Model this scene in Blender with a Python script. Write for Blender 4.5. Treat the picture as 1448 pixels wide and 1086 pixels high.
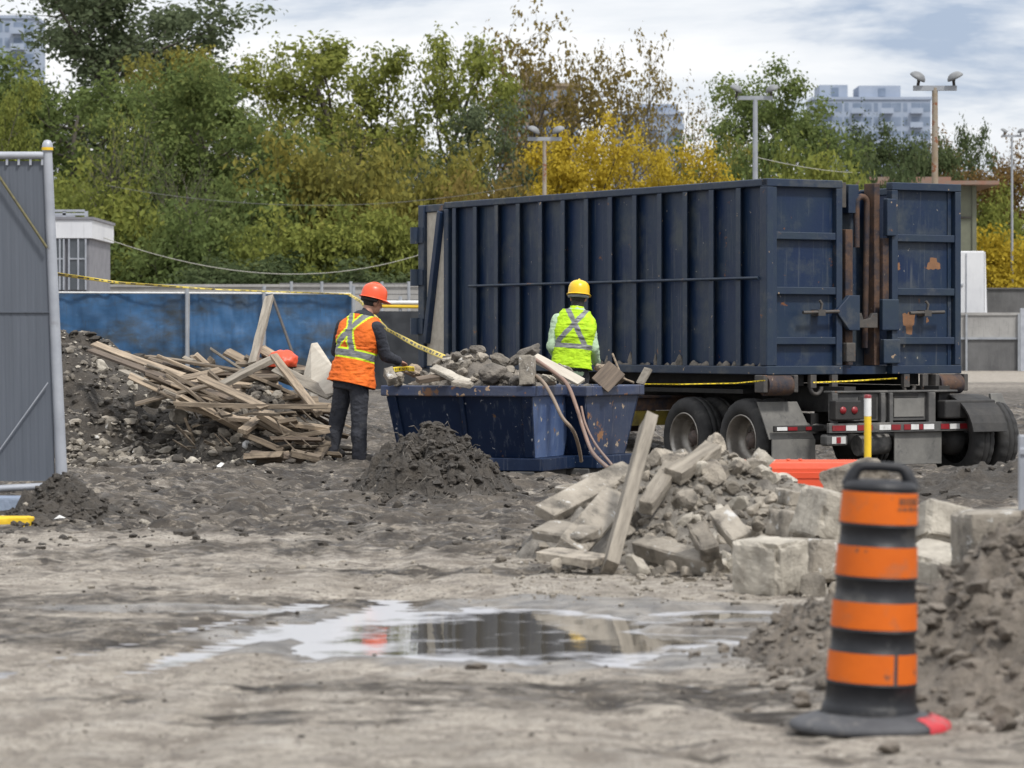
import bpy, bmesh, math, random
import numpy as np
from mathutils import Vector, Matrix, Euler

for o in list(bpy.data.objects):
    bpy.data.objects.remove(o)
SC = bpy.context.scene
COL = SC.collection
RAD = math.radians

# ------------------------------------------------------------------ camera, sky, sun, exposure
F, HZ, CX, H = 4500.0, 480.0, 724.0, 1.264          # focal length and horizon in photo pixels, eye height
cam = bpy.data.cameras.new('camera')
cam_o = bpy.data.objects.new('camera', cam)
COL.objects.link(cam_o)
cam_o.location = (0, 0, H)
cam_o.rotation_euler = (RAD(90), 0, 0)
cam.sensor_width = 36.0
cam.lens = F / 1448 * 36.0
cam.shift_y = -(543 - HZ) / 1448
cam.clip_start, cam.clip_end = 0.5, 6000
cam.dof.use_dof = True
cam.dof.focus_distance = 33.0
cam.dof.aperture_fstop = 5.2
SC.camera = cam_o

SUN_DIR = Vector((0.36, -0.46, 0.84)).normalized()   # towards the sun, veiled by cloud
sun = bpy.data.lights.new('sun', 'SUN')
sun.energy = 2.7
sun.angle = RAD(7)
sun.color = (1.0, 0.96, 0.90)
sun_o = bpy.data.objects.new('sun', sun)
COL.objects.link(sun_o)
sun_o.rotation_euler = SUN_DIR.to_track_quat('Z', 'Y').to_euler()

world = bpy.data.worlds.new('World')
SC.world = world
world.use_nodes = True


def build_world():
    nt = world.node_tree
    nt.nodes.clear()
    N = nt.nodes.new
    L = nt.links.new
    out = N('ShaderNodeOutputWorld')
    tc = N('ShaderNodeTexCoord')
    sky = N('ShaderNodeTexSky')
    sky.sky_type = 'NISHITA'
    sky.sun_disc = False
    sky.sun_elevation = math.asin(SUN_DIR.z)
    sky.sun_rotation = math.atan2(SUN_DIR.x, SUN_DIR.y)
    bs = N('ShaderNodeBackground')
    bs.inputs[1].default_value = 0.09
    L(sky.outputs[0], bs.inputs[0])
    mp = N('ShaderNodeMapping')
    mp.inputs['Scale'].default_value = (7.0, 7.0, 34.0)
    mp.inputs['Location'].default_value = (1.7, 0.4, 3.35)
    L(tc.outputs['Generated'], mp.inputs[0])
    n1 = N('ShaderNodeTexNoise')
    n1.inputs['Scale'].default_value = 1.0
    n1.inputs['Detail'].default_value = 8
    n1.inputs['Roughness'].default_value = 0.56
    n1.inputs['Distortion'].default_value = 0.25
    L(mp.outputs[0], n1.inputs['Vector'])
    r1 = N('ShaderNodeValToRGB')
    cr = r1.color_ramp
    cr.elements[0].position = 0.335
    cr.elements[0].color = (0.40, 0.48, 0.62, 1)
    cr.elements[1].position = 0.56
    cr.elements[1].color = (0.97, 0.97, 0.98, 1)
    e = cr.elements.new(0.43)
    e.color = (0.78, 0.81, 0.86, 1)
    L(n1.outputs['Fac'], r1.inputs[0])
    bc = N('ShaderNodeBackground')
    # an overcast sky is brighter overhead than at the horizon
    sx = N('ShaderNodeSeparateXYZ')
    L(tc.outputs['Generated'], sx.inputs[0])
    zr = N('ShaderNodeMapRange')
    zr.inputs[1].default_value = 0.10
    zr.inputs[2].default_value = 0.9
    zr.inputs[3].default_value = 0.98
    zr.inputs[4].default_value = 1.45
    L(sx.outputs[2], zr.inputs[0])
    L(zr.outputs[0], bc.inputs[1])
    L(r1.outputs[0], bc.inputs[0])
    mx = N('ShaderNodeMixShader')
    mx.inputs[0].default_value = 0.90
    L(bs.outputs[0], mx.inputs[1])
    L(bc.outputs[0], mx.inputs[2])
    L(mx.outputs[0], out.inputs[0])


build_world()
SC.view_settings.view_transform = 'Standard'
SC.view_settings.look = 'None'
SC.view_settings.exposure = 0.2
SC.view_settings.gamma = 1.0
SC.render.engine = 'CYCLES'
SC.cycles.max_bounces = 8
SC.cycles.diffuse_bounces = 3
SC.cycles.transparent_max_bounces = 12
SC.cycles.use_denoising = True

# ------------------------------------------------------------------ helpers


def P(px, py, Y):
    """the point at depth Y that the photograph shows at pixel px, py"""
    return Vector(((px - CX) / F * Y, Y, H - (py - HZ) / F * Y))


def xat(px, Y):
    return (px - CX) / F * Y


def _hash(ix, iy, iz, seed):
    n = (ix * 374761393 + iy * 668265263 + iz * 2147483647 + seed * 1274126177) & 0xFFFFFFFF
    n = ((n ^ (n >> 13)) * 1274126177) & 0xFFFFFFFF
    n = ((n ^ (n >> 16)) * 2246822519) & 0xFFFFFFFF
    return ((n ^ (n >> 15)) & 0xFFFF) / 32767.5 - 1.0


def vnoise(p, seed=0):
    p = np.asarray(p, dtype=np.float64)
    i = np.floor(p).astype(np.int64)
    f = p - i
    u = f * f * f * (f * (f * 6 - 15) + 10)
    r = 0.0
    for dx in (0, 1):
        wx = u[..., 0] if dx else 1 - u[..., 0]
        for dy in (0, 1):
            wy = u[..., 1] if dy else 1 - u[..., 1]
            for dz in (0, 1):
                wz = u[..., 2] if dz else 1 - u[..., 2]
                r = r + wx * wy * wz * _hash(i[..., 0] + dx, i[..., 1] + dy, i[..., 2] + dz, seed)
    return r


def fbm(p, octs=4, seed=0, gain=0.5, lac=2.03, kind=0):
    p = np.asarray(p, dtype=np.float64)
    a, r, tot = 1.0, 0.0, 0.0
    for k in range(octs):
        n = vnoise(p, seed + k * 17)
        if kind == 1:
            n = 1 - 2 * np.abs(n)
        elif kind == 2:
            n = 2 * np.abs(n) - 1
        r = r + a * n
        tot += a
        a *= gain
        p = p * lac + 3.7
    return r / tot


def n2(x, y, s=1.0, octs=4, seed=0, gain=0.5, kind=0):
    x, y = np.broadcast_arrays(np.asarray(x, float), np.asarray(y, float))
    return fbm(np.stack([x * s, y * s, np.zeros_like(x) + seed * .37], -1), octs, seed, gain, kind=kind)


def sstep(a, b, x):
    t = np.clip((np.asarray(x, float) - a) / (b - a), 0, 1)
    return t * t * (3 - 2 * t)


class MB:
    """collects shapes into one mesh"""

    def __init__(s):
        s.v, s.f, s.m, s.sm = [], [], [], []

    def add(s, vs, fs, mi=0, smooth=False):
        b = len(s.v)
        s.v.extend([tuple(v) for v in vs])
        for f in fs:
            s.f.append([b + i for i in f])
            s.m.append(mi)
            s.sm.append(smooth)
        return s

    def box(s, c, d, R=None, mi=0, taper=1.0):
        c = Vector(c)
        vs = []
        for z in (-1, 1):
            k = taper if z > 0 else 1
            for y in (-1, 1):
                for x in (-1, 1):
                    p = Vector((x * d[0] / 2 * k, y * d[1] / 2 * k, z * d[2] / 2))
                    vs.append(c + (R @ p if R else p))
        return s.add(vs, [(0, 2, 3, 1), (4, 5, 7, 6), (0, 1, 5, 4), (2, 6, 7, 3), (0, 4, 6, 2), (1, 3, 7, 5)], mi)

    def b2(s, lo, hi, mi=0):
        lo, hi = Vector(lo), Vector(hi)
        return s.box((lo + hi) / 2, hi - lo, None, mi)

    def tube(s, pts, r, n=10, mi=0, cap=True, flat=None):
        pts = [Vector(p) for p in pts]
        rr = r if isinstance(r, (list, tuple)) else [r] * len(pts)
        t0 = (pts[1] - pts[0]).normalized()
        up = Vector((0, 0, 1)) if abs(t0.z) < .9 else Vector((1, 0, 0))
        nx = t0.cross(up).normalized()
        vs = []
        for i, p in enumerate(pts):
            if i == 0:
                t = t0
            elif i == len(pts) - 1:
                t = (pts[i] - pts[i - 1]).normalized()
            else:
                t = ((pts[i + 1] - p).normalized() + (p - pts[i - 1]).normalized()).normalized()
            nx = (nx - t * nx.dot(t)).normalized()
            ny = t.cross(nx)
            for k in range(n):
                a = 2 * math.pi * k / n
                ca, sa = math.cos(a), math.sin(a)
                if flat:
                    ca *= flat
                vs.append(p + (nx * ca + ny * sa) * rr[i])
        fs = []
        for i in range(len(pts) - 1):
            for k in range(n):
                fs.append((i * n + k, i * n + (k + 1) % n, (i + 1) * n + (k + 1) % n, (i + 1) * n + k))
        s.add(vs, fs, mi, True)
        if cap:
            s.add(vs[:n][::-1], [tuple(range(n))], mi)
            s.add(vs[-n:], [tuple(range(n))], mi)
        return s

    def lathe(s, prof, n=32, M=None, mi=0, smooth=True, rfun=None, cap=True):
        """prof: (radius, height) pairs; spins about z; M places it"""
        vs = []
        for j, (r, z) in enumerate(prof):
            for k in range(n):
                a = 2 * math.pi * k / n
                q = r * (rfun(j, k) if rfun else 1)
                p = Vector((q * math.cos(a), q * math.sin(a), z))
                vs.append(M @ p if M else p)
        fs = []
        for j in range(len(prof) - 1):
            for k in range(n):
                fs.append((j * n + k, j * n + (k + 1) % n, (j + 1) * n + (k + 1) % n, (j + 1) * n + k))
        s.add(vs, fs, mi, smooth)
        if cap and prof[0][0] > 1e-4:
            s.add(vs[:n][::-1], [tuple(range(n))], mi)
        if cap and prof[-1][0] > 1e-4:
            s.add(vs[-n:], [tuple(range(n))], mi)
        return s

    def prism(s, poly, d, M=None, mi=0):
        """poly in local xy, extruded along z by d"""
        n = len(poly)
        vs = [Vector((x, y, 0)) for x, y in poly] + [Vector((x, y, d)) for x, y in poly]
        if M:
            vs = [M @ v for v in vs]
        fs = [tuple(range(n))[::-1], tuple(range(n, 2 * n))]
        fs += [(i, (i + 1) % n, n + (i + 1) % n, n + i) for i in range(n)]
        return s.add(vs, fs, mi)

    def build(s, name, mats, parent=None, loc=None, bevel=0, rot=None):
        me = bpy.data.meshes.new(name)
        me.from_pydata(s.v, [], s.f)
        me.polygons.foreach_set('material_index', s.m)
        me.polygons.foreach_set('use_smooth', s.sm)
        for m in (mats if isinstance(mats, (list, tuple)) else [mats]):
            me.materials.append(m)
        me.validate()
        bm = bmesh.new()
        bm.from_mesh(me)
        bmesh.ops.recalc_face_normals(bm, faces=bm.faces)
        bm.to_mesh(me)
        bm.free()
        o = bpy.data.objects.new(name, me)
        COL.objects.link(o)
        if parent:
            o.parent = parent
        if loc is not None:
            o.location = loc
        if rot is not None:
            o.rotation_euler = rot
        if bevel:
            b = o.modifiers.new('bevel', 'BEVEL')
            b.width = bevel
            b.segments = 2
            b.limit_method = 'ANGLE'
            b.angle_limit = RAD(40)
        return o


def mesh_np(name, V, Fq, mats, smooth=True, parent=None, loc=None, midx=None):
    """numpy verts and quads (or tris) to an object"""
    me = bpy.data.meshes.new(name)
    V = np.asarray(V, dtype=np.float32)
    Fq = np.asarray(Fq, dtype=np.int32)
    k = Fq.shape[1]
    me.vertices.add(len(V))
    me.vertices.foreach_set('co', V.ravel())
    me.loops.add(Fq.size)
    me.loops.foreach_set('vertex_index', Fq.ravel())
    me.polygons.add(len(Fq))
    me.polygons.foreach_set('loop_start', np.arange(len(Fq), dtype=np.int32) * k)
    if midx is not None:
        me.polygons.foreach_set('material_index', np.asarray(midx, dtype=np.int32))
    me.polygons.foreach_set('use_smooth', np.full(len(Fq), smooth))
    for m in (mats if isinstance(mats, (list, tuple)) else [mats]):
        me.materials.append(m)
    me.update(calc_edges=True)
    me.validate()
    o = bpy.data.objects.new(name, me)
    COL.objects.link(o)
    if parent:
        o.parent = parent
    if loc is not None:
        o.location = loc
    return o


def tag(o, label, cat, group=None, kind=None):
    if label:
        o['label'] = label
    if cat:
        o['category'] = cat
    if group:
        o['group'] = group
    if kind:
        o['kind'] = kind
    return o


def empty(name, loc, label, cat, rz=0, group=None):
    o = bpy.data.objects.new(name, None)
    COL.objects.link(o)
    o.location = loc
    o.rotation_euler = (0, 0, rz)
    o.empty_display_size = .2
    return tag(o, label, cat, group)


def struct(o):
    o['kind'] = 'structure'
    return o

# ------------------------------------------------------------------ materials


def mat(name, c1, c2=None, scale=4, rough=.8, bump=.3, bscale=30, metal=0, spots=None, spot_at=.62, spot_scale=7,
        spot_w=.03, stretch=(1, 1, 1), dirt=None, dirt_at=.6, dirt_scale=2.5, rvar=.12, spec=.5, obj_var=.0, streak=None,
        bdist=.02, chips=None, chip_at=.68, chip_scale=26, edge=None):
    """base colour varied by noise; then dirt, streaks, rust spots and chipped paint, in object space"""
    m = bpy.data.materials.new(name)
    m.use_nodes = True
    nt = m.node_tree
    N, L = nt.nodes.new, nt.links.new
    b = nt.nodes['Principled BSDF']
    tc = N('ShaderNodeTexCoord')
    mp = N('ShaderNodeMapping')
    mp.inputs['Scale'].default_value = stretch
    L(tc.outputs['Object'], mp.inputs[0])
    oi = N('ShaderNodeObjectInfo')
    ad = N('ShaderNodeVectorMath')
    ad.operation = 'MULTIPLY_ADD'
    ad.inputs[1].default_value = (37.0, 21.0, 11.0)
    L(oi.outputs['Random'], ad.inputs[0])
    L(mp.outputs[0], ad.inputs[2])
    vec = ad.outputs[0]

    def noise(s, d=5, r=.6, v=None):
        n = N('ShaderNodeTexNoise')
        n.inputs['Scale'].default_value = s
        n.inputs['Detail'].default_value = d
        n.inputs['Roughness'].default_value = r
        L(v or vec, n.inputs['Vector'])
        return n.outputs['Fac']

    def ramp(x, a, bb):
        mr = N('ShaderNodeMapRange')
        mr.inputs[1].default_value = a
        mr.inputs[2].default_value = bb
        L(x, mr.inputs[0])
        return mr.outputs[0]

    def mix(f, a, bcol):
        x = N('ShaderNodeMix')
        x.data_type = 'RGBA'
        if f is not None:
            L(f, x.inputs[0])
        if isinstance(a, tuple):
            x.inputs[6].default_value = (*a, 1)
        else:
            L(a, x.inputs[6])
        if isinstance(bcol, tuple):
            x.inputs[7].default_value = (*bcol, 1)
        else:
            L(bcol, x.inputs[7])
        return x.outputs[2]

    c2 = c2 or tuple(x * .7 for x in c1)
    col = mix(ramp(noise(scale, 7, .62), .36, .66), c1, c2)
    rg = None
    if obj_var:
        hv = N('ShaderNodeHueSaturation')
        mr = N('ShaderNodeMapRange')
        mr.inputs[3].default_value = 1 - obj_var
        mr.inputs[4].default_value = 1 + obj_var
        L(oi.outputs['Random'], mr.inputs[0])
        L(mr.outputs[0], hv.inputs['Value'])
        L(col, hv.inputs['Color'])
        col = hv.outputs[0]
    if dirt:
        col = mix(ramp(noise(dirt_scale, 8, .7), dirt_at, dirt_at + .16), col, dirt)
    if streak:
        smp = N('ShaderNodeMapping')
        smp.inputs['Scale'].default_value = (14, 14, .7)
        L(tc.outputs['Object'], smp.inputs[0])
        col = mix(ramp(noise(1.6, 6, .65, smp.outputs[0]), .56, .80), col, streak)
    if spots:
        f = ramp(noise(spot_scale, 8, .68), spot_at, spot_at + spot_w)
        col = mix(f, col, spots)
        rg = f
    if chips:
        f = ramp(noise(chip_scale, 3, .5), chip_at, chip_at + .02)
        col = mix(f, col, chips)
    if edge:
        ge = N('ShaderNodeNewGeometry')
        n1 = ramp(ge.outputs['Pointiness'], .52, .60)
        ml = N('ShaderNodeMath')
        ml.operation = 'MULTIPLY'
        L(n1, ml.inputs[0])
        L(ramp(noise(18, 4, .6), .42, .60), ml.inputs[1])
        col = mix(ml.outputs[0], col, edge)
    L(col, b.inputs['Base Color'])
    rr = N('ShaderNodeMapRange')
    rr.inputs[3].default_value = max(.03, rough - rvar)
    rr.inputs[4].default_value = min(1, rough + rvar)
    L(noise(scale * 3, 4), rr.inputs[0])
    L(rr.outputs[0], b.inputs['Roughness'])
    b.inputs['Metallic'].default_value = metal
    b.inputs['Specular IOR Level'].default_value = spec
    if bump:
        bp = N('ShaderNodeBump')
        bp.inputs['Strength'].default_value = bump
        bp.inputs['Distance'].default_value = bdist
        L(noise(bscale, 6, .65), bp.inputs['Height'])
        L(bp.outputs[0], b.inputs['Normal'])
    return m


NAVY, NAVY2, RUST, DUST = (.006, .019, .058), (.013, .028, .056), (.16, .065, .028), (.13, .12, .105)
M = {}
M['navy'] = mat('navy_paint', NAVY, NAVY2, scale=1.6, rough=.46, bump=.12, bscale=9, spots=RUST, spot_at=.665, spot_scale=5,
                dirt=(.050, .062, .074), dirt_at=.50, dirt_scale=1.2, streak=(.080, .092, .108), spec=.35, chips=(.26, .24, .21), chip_at=.735, chip_scale=15, bdist=.03)
M['navy_frame'] = mat('navy_frame_paint', (.008, .021, .052), (.017, .032, .053), scale=3, rough=.5, bump=.15, bscale=14, spots=RUST, spot_at=.655,
                      spot_scale=4, dirt=(.068, .074, .078), dirt_at=.55, dirt_scale=2, chips=(.30, .22, .15), chip_at=.715, chip_scale=13)
M['grime'] = mat('grimy_steel', (.05, .048, .048), (.085, .075, .066), scale=6, rough=.72, bump=.3, bscale=25, spots=(.13, .06, .03), spot_at=.6, spot_scale=9)
M['rusty'] = mat('rusty_steel', (.105, .058, .036), (.045, .032, .028), scale=5, rough=.85, bump=.4, bscale=30, dirt=(.018, .022, .036), dirt_at=.47, dirt_scale=4, chips=(.2, .15, .11), chip_at=.7, chip_scale=20)
M['bin'] = mat('bin_paint', (.004, .013, .042), (.009, .021, .053), spec=.3, scale=2, rough=.42, bump=.15, bscale=10, spots=(.12, .07, .04), spot_at=.655,
               spot_scale=6, streak=(.10, .115, .15), dirt=(.035, .04, .055), dirt_at=.55, dirt_scale=2.4, chips=(.32, .33, .36), chip_at=.71, chip_scale=16)
M['bin_lit_end'] = mat('lit_end_bin_paint', (.045, .080, .19), (.085, .13, .25), scale=3, rough=.45, bump=.12, bscale=10, spots=(.22, .13, .07), spot_at=.63,  # blue lightened to carry light from the right; rust and chips are wear
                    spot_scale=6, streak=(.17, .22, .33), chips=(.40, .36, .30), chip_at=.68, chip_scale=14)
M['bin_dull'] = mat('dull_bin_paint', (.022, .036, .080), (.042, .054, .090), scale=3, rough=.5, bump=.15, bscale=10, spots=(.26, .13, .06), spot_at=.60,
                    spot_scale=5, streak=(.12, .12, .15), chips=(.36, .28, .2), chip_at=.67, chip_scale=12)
M['bin_rim'] = mat('bin_rim_paint', (.025, .042, .10), (.06, .068, .10), scale=4, rough=.55, bump=.25, bscale=16, spots=(.20, .10, .05), spot_at=.585,
                   spot_scale=5, chips=(.38, .27, .18), chip_at=.645, chip_scale=12)
M['tyre'] = mat('tyre_rubber', (.016, .016, .017), (.035, .034, .033), scale=5, rough=.8, bump=.2, bscale=50, dirt=(.07, .066, .06), dirt_at=.56)
M['rim'] = mat('worn_alloy', (.34, .32, .29), (.22, .20, .18), scale=5, rough=.42, bump=.12, metal=.75, dirt=(.18, .16, .13), dirt_at=.52)
M['hub'] = mat('rusty_hub', (.14, .10, .085), (.07, .06, .055), scale=12, rough=.7, bump=.3)
M['chassis'] = mat('dusty_chassis', (.10, .098, .094), (.055, .055, .056), scale=4, rough=.75, bump=.25, bscale=20, dirt=(.20, .19, .175), dirt_at=.52,
                   spots=(.12, .07, .045), spot_at=.66)
M['chassis_dark'] = mat('oily_chassis', (.016, .016, .017), (.032, .03, .028), scale=5, rough=.7, bump=.2)
M['flap'] = mat('dusty_mudflap', (.19, .185, .172), (.12, .118, .112), scale=3.5, rough=.8, bump=.2, bscale=12, dirt=(.07, .07, .07), dirt_at=.58, dirt_scale=4)
M['red'] = mat('red_reflector', (.26, .014, .02), (.17, .012, .016), scale=9, rough=.35, bump=0, dirt=(.16, .10, .09), dirt_at=.6, dirt_scale=9)
M['white'] = mat('white_paint', (.72, .72, .71), (.58, .58, .57), scale=5, rough=.5, bump=.08, dirt=(.36, .34, .31), dirt_at=.6, dirt_scale=6)
M['lamp_glass'] = mat('lamp_glass', (.62, .62, .60), (.45, .45, .44), scale=10, rough=.2, bump=0)
M['concrete'] = mat('concrete', (.34, .305, .255), (.18, .16, .132), scale=5, rough=.9, bump=.8, bscale=22, dirt=(.085, .077, .066), dirt_at=.52, dirt_scale=5,
                    spots=(.5, .49, .465), spot_at=.60, spot_scale=12, obj_var=.16)
M['concrete_pale'] = mat('pale_concrete', (.49, .452, .385), (.28, .255, .215), scale=6, rough=.9, bump=.8, bscale=20, dirt=(.11, .10, .085), dirt_at=.57,
                         dirt_scale=4, streak=(.17, .155, .13), obj_var=.08)
M['rock'] = mat('broken_rock', (.32, .285, .235), (.15, .132, .11), scale=9, rough=.92, bump=1.0, bscale=24, dirt=(.08, .072, .062), dirt_at=.54, dirt_scale=9, obj_var=.45)
M['rock_fine'] = mat('crushed_rock', (.25, .23, .20), (.09, .082, .072), scale=7, rough=.95, bump=.8, bscale=40, dirt=(.11, .10, .09), dirt_at=.55, dirt_scale=4)
M['mud'] = mat('dark_mud', (.082, .070, .057), (.030, .026, .022), scale=7, rough=.78, bump=1.0, bscale=22, dirt=(.20, .182, .158), dirt_at=.57, dirt_scale=7,
               rvar=.25, bdist=.05)
M['clay'] = mat('grey_clay', (.215, .192, .165), (.10, .09, .078), scale=5, rough=.92, bump=1.0, bscale=14, dirt=(.075, .07, .064), dirt_at=.56, dirt_scale=5, bdist=.05)
M['soil'] = mat('pale_soil', (.235, .203, .168), (.125, .108, .089), scale=7, rough=.95, bump=1.0, bscale=20, dirt=(.07, .061, .052), dirt_at=.58, dirt_scale=5, bdist=.05)
M['wood'] = mat('weathered_wood', (.32, .255, .185), (.115, .09, .066), scale=2.2, rough=.88, bump=.5, bscale=9, stretch=(1, 12, 12),
                dirt=(.07, .056, .045), dirt_at=.56, dirt_scale=3, obj_var=.5)
M['wood_grey'] = mat('grey_weathered_wood', (.32, .285, .235), (.165, .145, .118), scale=2.5, rough=.9, bump=.6, bscale=8, stretch=(1, 10, 10),
                     dirt=(.09, .08, .068), dirt_at=.62, dirt_scale=3, obj_var=.12)
M['wood_dark'] = mat('dark_wet_wood', (.15, .115, .085), (.085, .065, .05), scale=2.5, rough=.8, bump=.5, bscale=9, stretch=(1, 12, 12), obj_var=.3)
M['plywood'] = mat('plywood', (.50, .46, .39), (.40, .36, .30), scale=2, rough=.85, bump=.3, bscale=9, stretch=(1, 6, 6), dirt=(.24, .21, .18), dirt_at=.62)
M['gate_sheet'] = mat('grey_sheet', (.098, .112, .138), (.084, .097, .12), scale=1.6, rough=.55, bump=.1, bscale=10, stretch=(12, 12, .6), dirt=(.15, .155, .165), dirt_at=.64, dirt_scale=1.5)
M['gate_tube'] = mat('galvanised_tube', (.40, .42, .46), (.30, .32, .36), scale=3, rough=.5, bump=.1, metal=.25, dirt=(.22, .22, .23), dirt_at=.62)
M['yellow'] = mat('yellow_paint', (.78, .53, .02), (.70, .45, .02), scale=4, rough=.55, bump=.15, dirt=(.30, .22, .06), dirt_at=.64, dirt_scale=7)
M['bluegrey'] = mat('blue_grey_paint', (.23, .28, .37), (.18, .22, .30), scale=4, rough=.7, bump=.4, dirt=(.12, .13, .15), dirt_at=.6, dirt_scale=6)
M['tarp'] = mat('blue_tarp', (.028, .105, .235), (.024, .078, .17), scale=1.1, rough=.6, bump=.35, bscale=3, stretch=(1, 1, 2), dirt=(.034, .044, .052), dirt_at=.455, dirt_scale=.45,
                spots=(.055, .135, .255), spot_at=.60, spot_w=.10, spot_scale=1.6, streak=(.03, .05, .08), rvar=.15)
M['tarp_black'] = mat('black_screen', (.022, .025, .03), (.032, .035, .04), scale=2, rough=.8, bump=.2, bscale=6)
M['lamp_shell'] = mat('weathered_lamp_shell', (.22, .23, .24), (.15, .155, .16), scale=6, rough=.6)
M['steel'] = mat('galvanised_steel', (.36, .38, .41), (.28, .30, .33), scale=3, rough=.5, bump=.1, metal=.3)
M['steel_rust'] = mat('rusted_pole', (.24, .17, .10), (.33, .31, .27), scale=2, rough=.75, bump=.3, spots=(.22, .09, .04), spot_at=.55, spot_scale=4)
M['wallc'] = mat('stained_wall', (.34, .335, .325), (.25, .245, .24), scale=.8, rough=.9, bump=.4, bscale=6, streak=(.12, .12, .12), dirt=(.16, .155, .15), dirt_at=.60, dirt_scale=.7)
M['wall_dark'] = mat('dark_wall_foot', (.135, .135, .137), (.085, .085, .088), scale=.9, rough=.9, bump=.4, bscale=6, streak=(.19, .19, .19))
M['barrel'] = mat('black_plastic', (.010, .011, .014), (.018, .019, .023), scale=8, rough=.5, bump=.12, bscale=40, dirt=(.075, .072, .068), dirt_at=.55, dirt_scale=6, spec=.35)
M['rubber'] = mat('dusty_rubber', (.075, .077, .084), (.045, .046, .052), scale=6, rough=.7, bump=.2, dirt=(.20, .19, .175), dirt_at=.55, dirt_scale=9)
M['orange_sheet'] = mat('orange_reflective', (.62, .125, .006), (.52, .10, .006), scale=3, rough=.6, bump=.06, bscale=30, dirt=(.36, .12, .05), dirt_at=.55, dirt_scale=7,
                        chips=(.16, .07, .04), chip_at=.66, chip_scale=14, spec=.3)
M['barrier'] = mat('orange_red_plastic', (.70, .085, .03), (.62, .07, .025), scale=3, rough=.45, bump=.1, dirt=(.36, .13, .08), dirt_at=.6, dirt_scale=6)
M['redpaint'] = mat('red_spray_paint', (.55, .03, .04), (.42, .03, .04), scale=8, rough=.6, bump=.1, dirt=(.3, .12, .12), dirt_at=.5, dirt_scale=12)
M['hose'] = mat('tan_hose', (.26, .20, .15), (.19, .145, .11), scale=10, rough=.5, bump=.1)
M['copper'] = mat('copper_cable', (.24, .145, .105), (.18, .125, .10), scale=10, rough=.4, bump=.1)
M['tape'] = mat('caution_tape', (.80, .60, .02), (.72, .52, .015), scale=6, rough=.4, bump=0)
M['tape_ink'] = mat('tape_ink', (.02, .02, .02), (.03, .03, .03), rough=.5, bump=0)
M['wire'] = mat('overhead_wire', (.10, .10, .10), (.14, .14, .14), rough=.6, bump=0)
M['wire_pale'] = mat('pale_wire', (.30, .30, .27), (.36, .35, .31), rough=.6, bump=0)
M['bwhite'] = mat('white_cladding', (.66, .67, .69), (.58, .59, .62), scale=1, rough=.6, bump=.1, streak=(.42, .43, .45))
M['bgrey'] = mat('grey_brick', (.22, .22, .24), (.17, .17, .19), scale=3, rough=.85, bump=.2)
M['glass'] = mat('dark_window', (.05, .06, .07), (.09, .10, .115), scale=.9, rough=.12, bump=0)
M['apt'] = mat('hazed_apartment_concrete', (.30, .35, .44), (.25, .30, .39), scale=.3, rough=.8, bump=0)  # blue of distance haze mixed into the wall colour
M['apt_dark'] = mat('hazed_apartment_glazing', (.13, .175, .25), (.20, .25, .34), scale=.35, rough=.5, bump=0)  # glazing tinted with the same far-off haze
M['apt_brown'] = mat('brown_apartment', (.24, .19, .13), (.20, .16, .11), scale=.3, rough=.85, bump=0)
M['olive'] = mat('olive_cladding', (.155, .165, .115), (.125, .13, .095), scale=2, rough=.7, bump=.15, dirt=(.20, .19, .15), dirt_at=.62)
M['roofrust'] = mat('rusty_roof', (.25, .13, .09), (.20, .16, .13), scale=2, rough=.8, bump=.2)
M['bark'] = mat('bark', (.055, .047, .038), (.085, .075, .062), scale=3, rough=.95, bump=.6, bscale=8, stretch=(3, 3, .6))
M['bark_pale'] = mat('pale_bark', (.115, .10, .082), (.075, .066, .055), scale=3, rough=.95, bump=.6, bscale=8, stretch=(3, 3, .6))

# ------------------------------------------------------------------ ground
TR = math.atan2(.514, .857)                       # heading of the trailer and its container
C0 = Vector((xat(1085, 35.7), 35.7))              # near rear corner of the container on the ground
TRZ = -.36


def puddle_mask(x, y):
    w = n2(x, y, 1.3, 4, 5) * .30 + n2(x, y, 5.0, 3, 8) * .12
    a = 1 - np.sqrt(((x - .06) / 1.12) ** 2 + ((y - 13.75) / 1.55) ** 2) + w * .9
    b = 1 - np.sqrt(((x - 1.02) / .55) ** 2 + ((y - 14.75) / .42) ** 2) + w
    c = 1 - np.sqrt(((x + 1.45) / .62) ** 2 + ((y - 14.95) / .20) ** 2) + w
    spit = 1 - np.sqrt(((x - .92) / .55) ** 2 + ((y - 14.0) / .22) ** 2) + w * .6
    m = np.maximum(np.maximum(a, b * .8), c * .5)
    return np.where(spit > 0, m - spit * 1.2, m)


def gbase(x, y):
    x = np.asarray(x, float)
    y = np.asarray(y, float)
    z = 0.0
    # the low ground the trailer stands on
    ex = x - 4.3
    ey = y - 37.5
    r = np.sqrt((ex / np.where(ex < 0, 3.6, 8)) ** 2 + (ey / np.where(ey < 0, 7.5, 14)) ** 2)
    z = z + TRZ * (1 - sstep(.42, 1.0, r))
    r = np.sqrt(((x - .35) / 1.9) ** 2 + ((y - 31.4) / 2.6) ** 2)
    z = z + (-.10) * (1 - sstep(.4, 1, r))
    return z


def gz(x, y):
    return float(gbase(np.array([x]), np.array([y]))[0])


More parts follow.
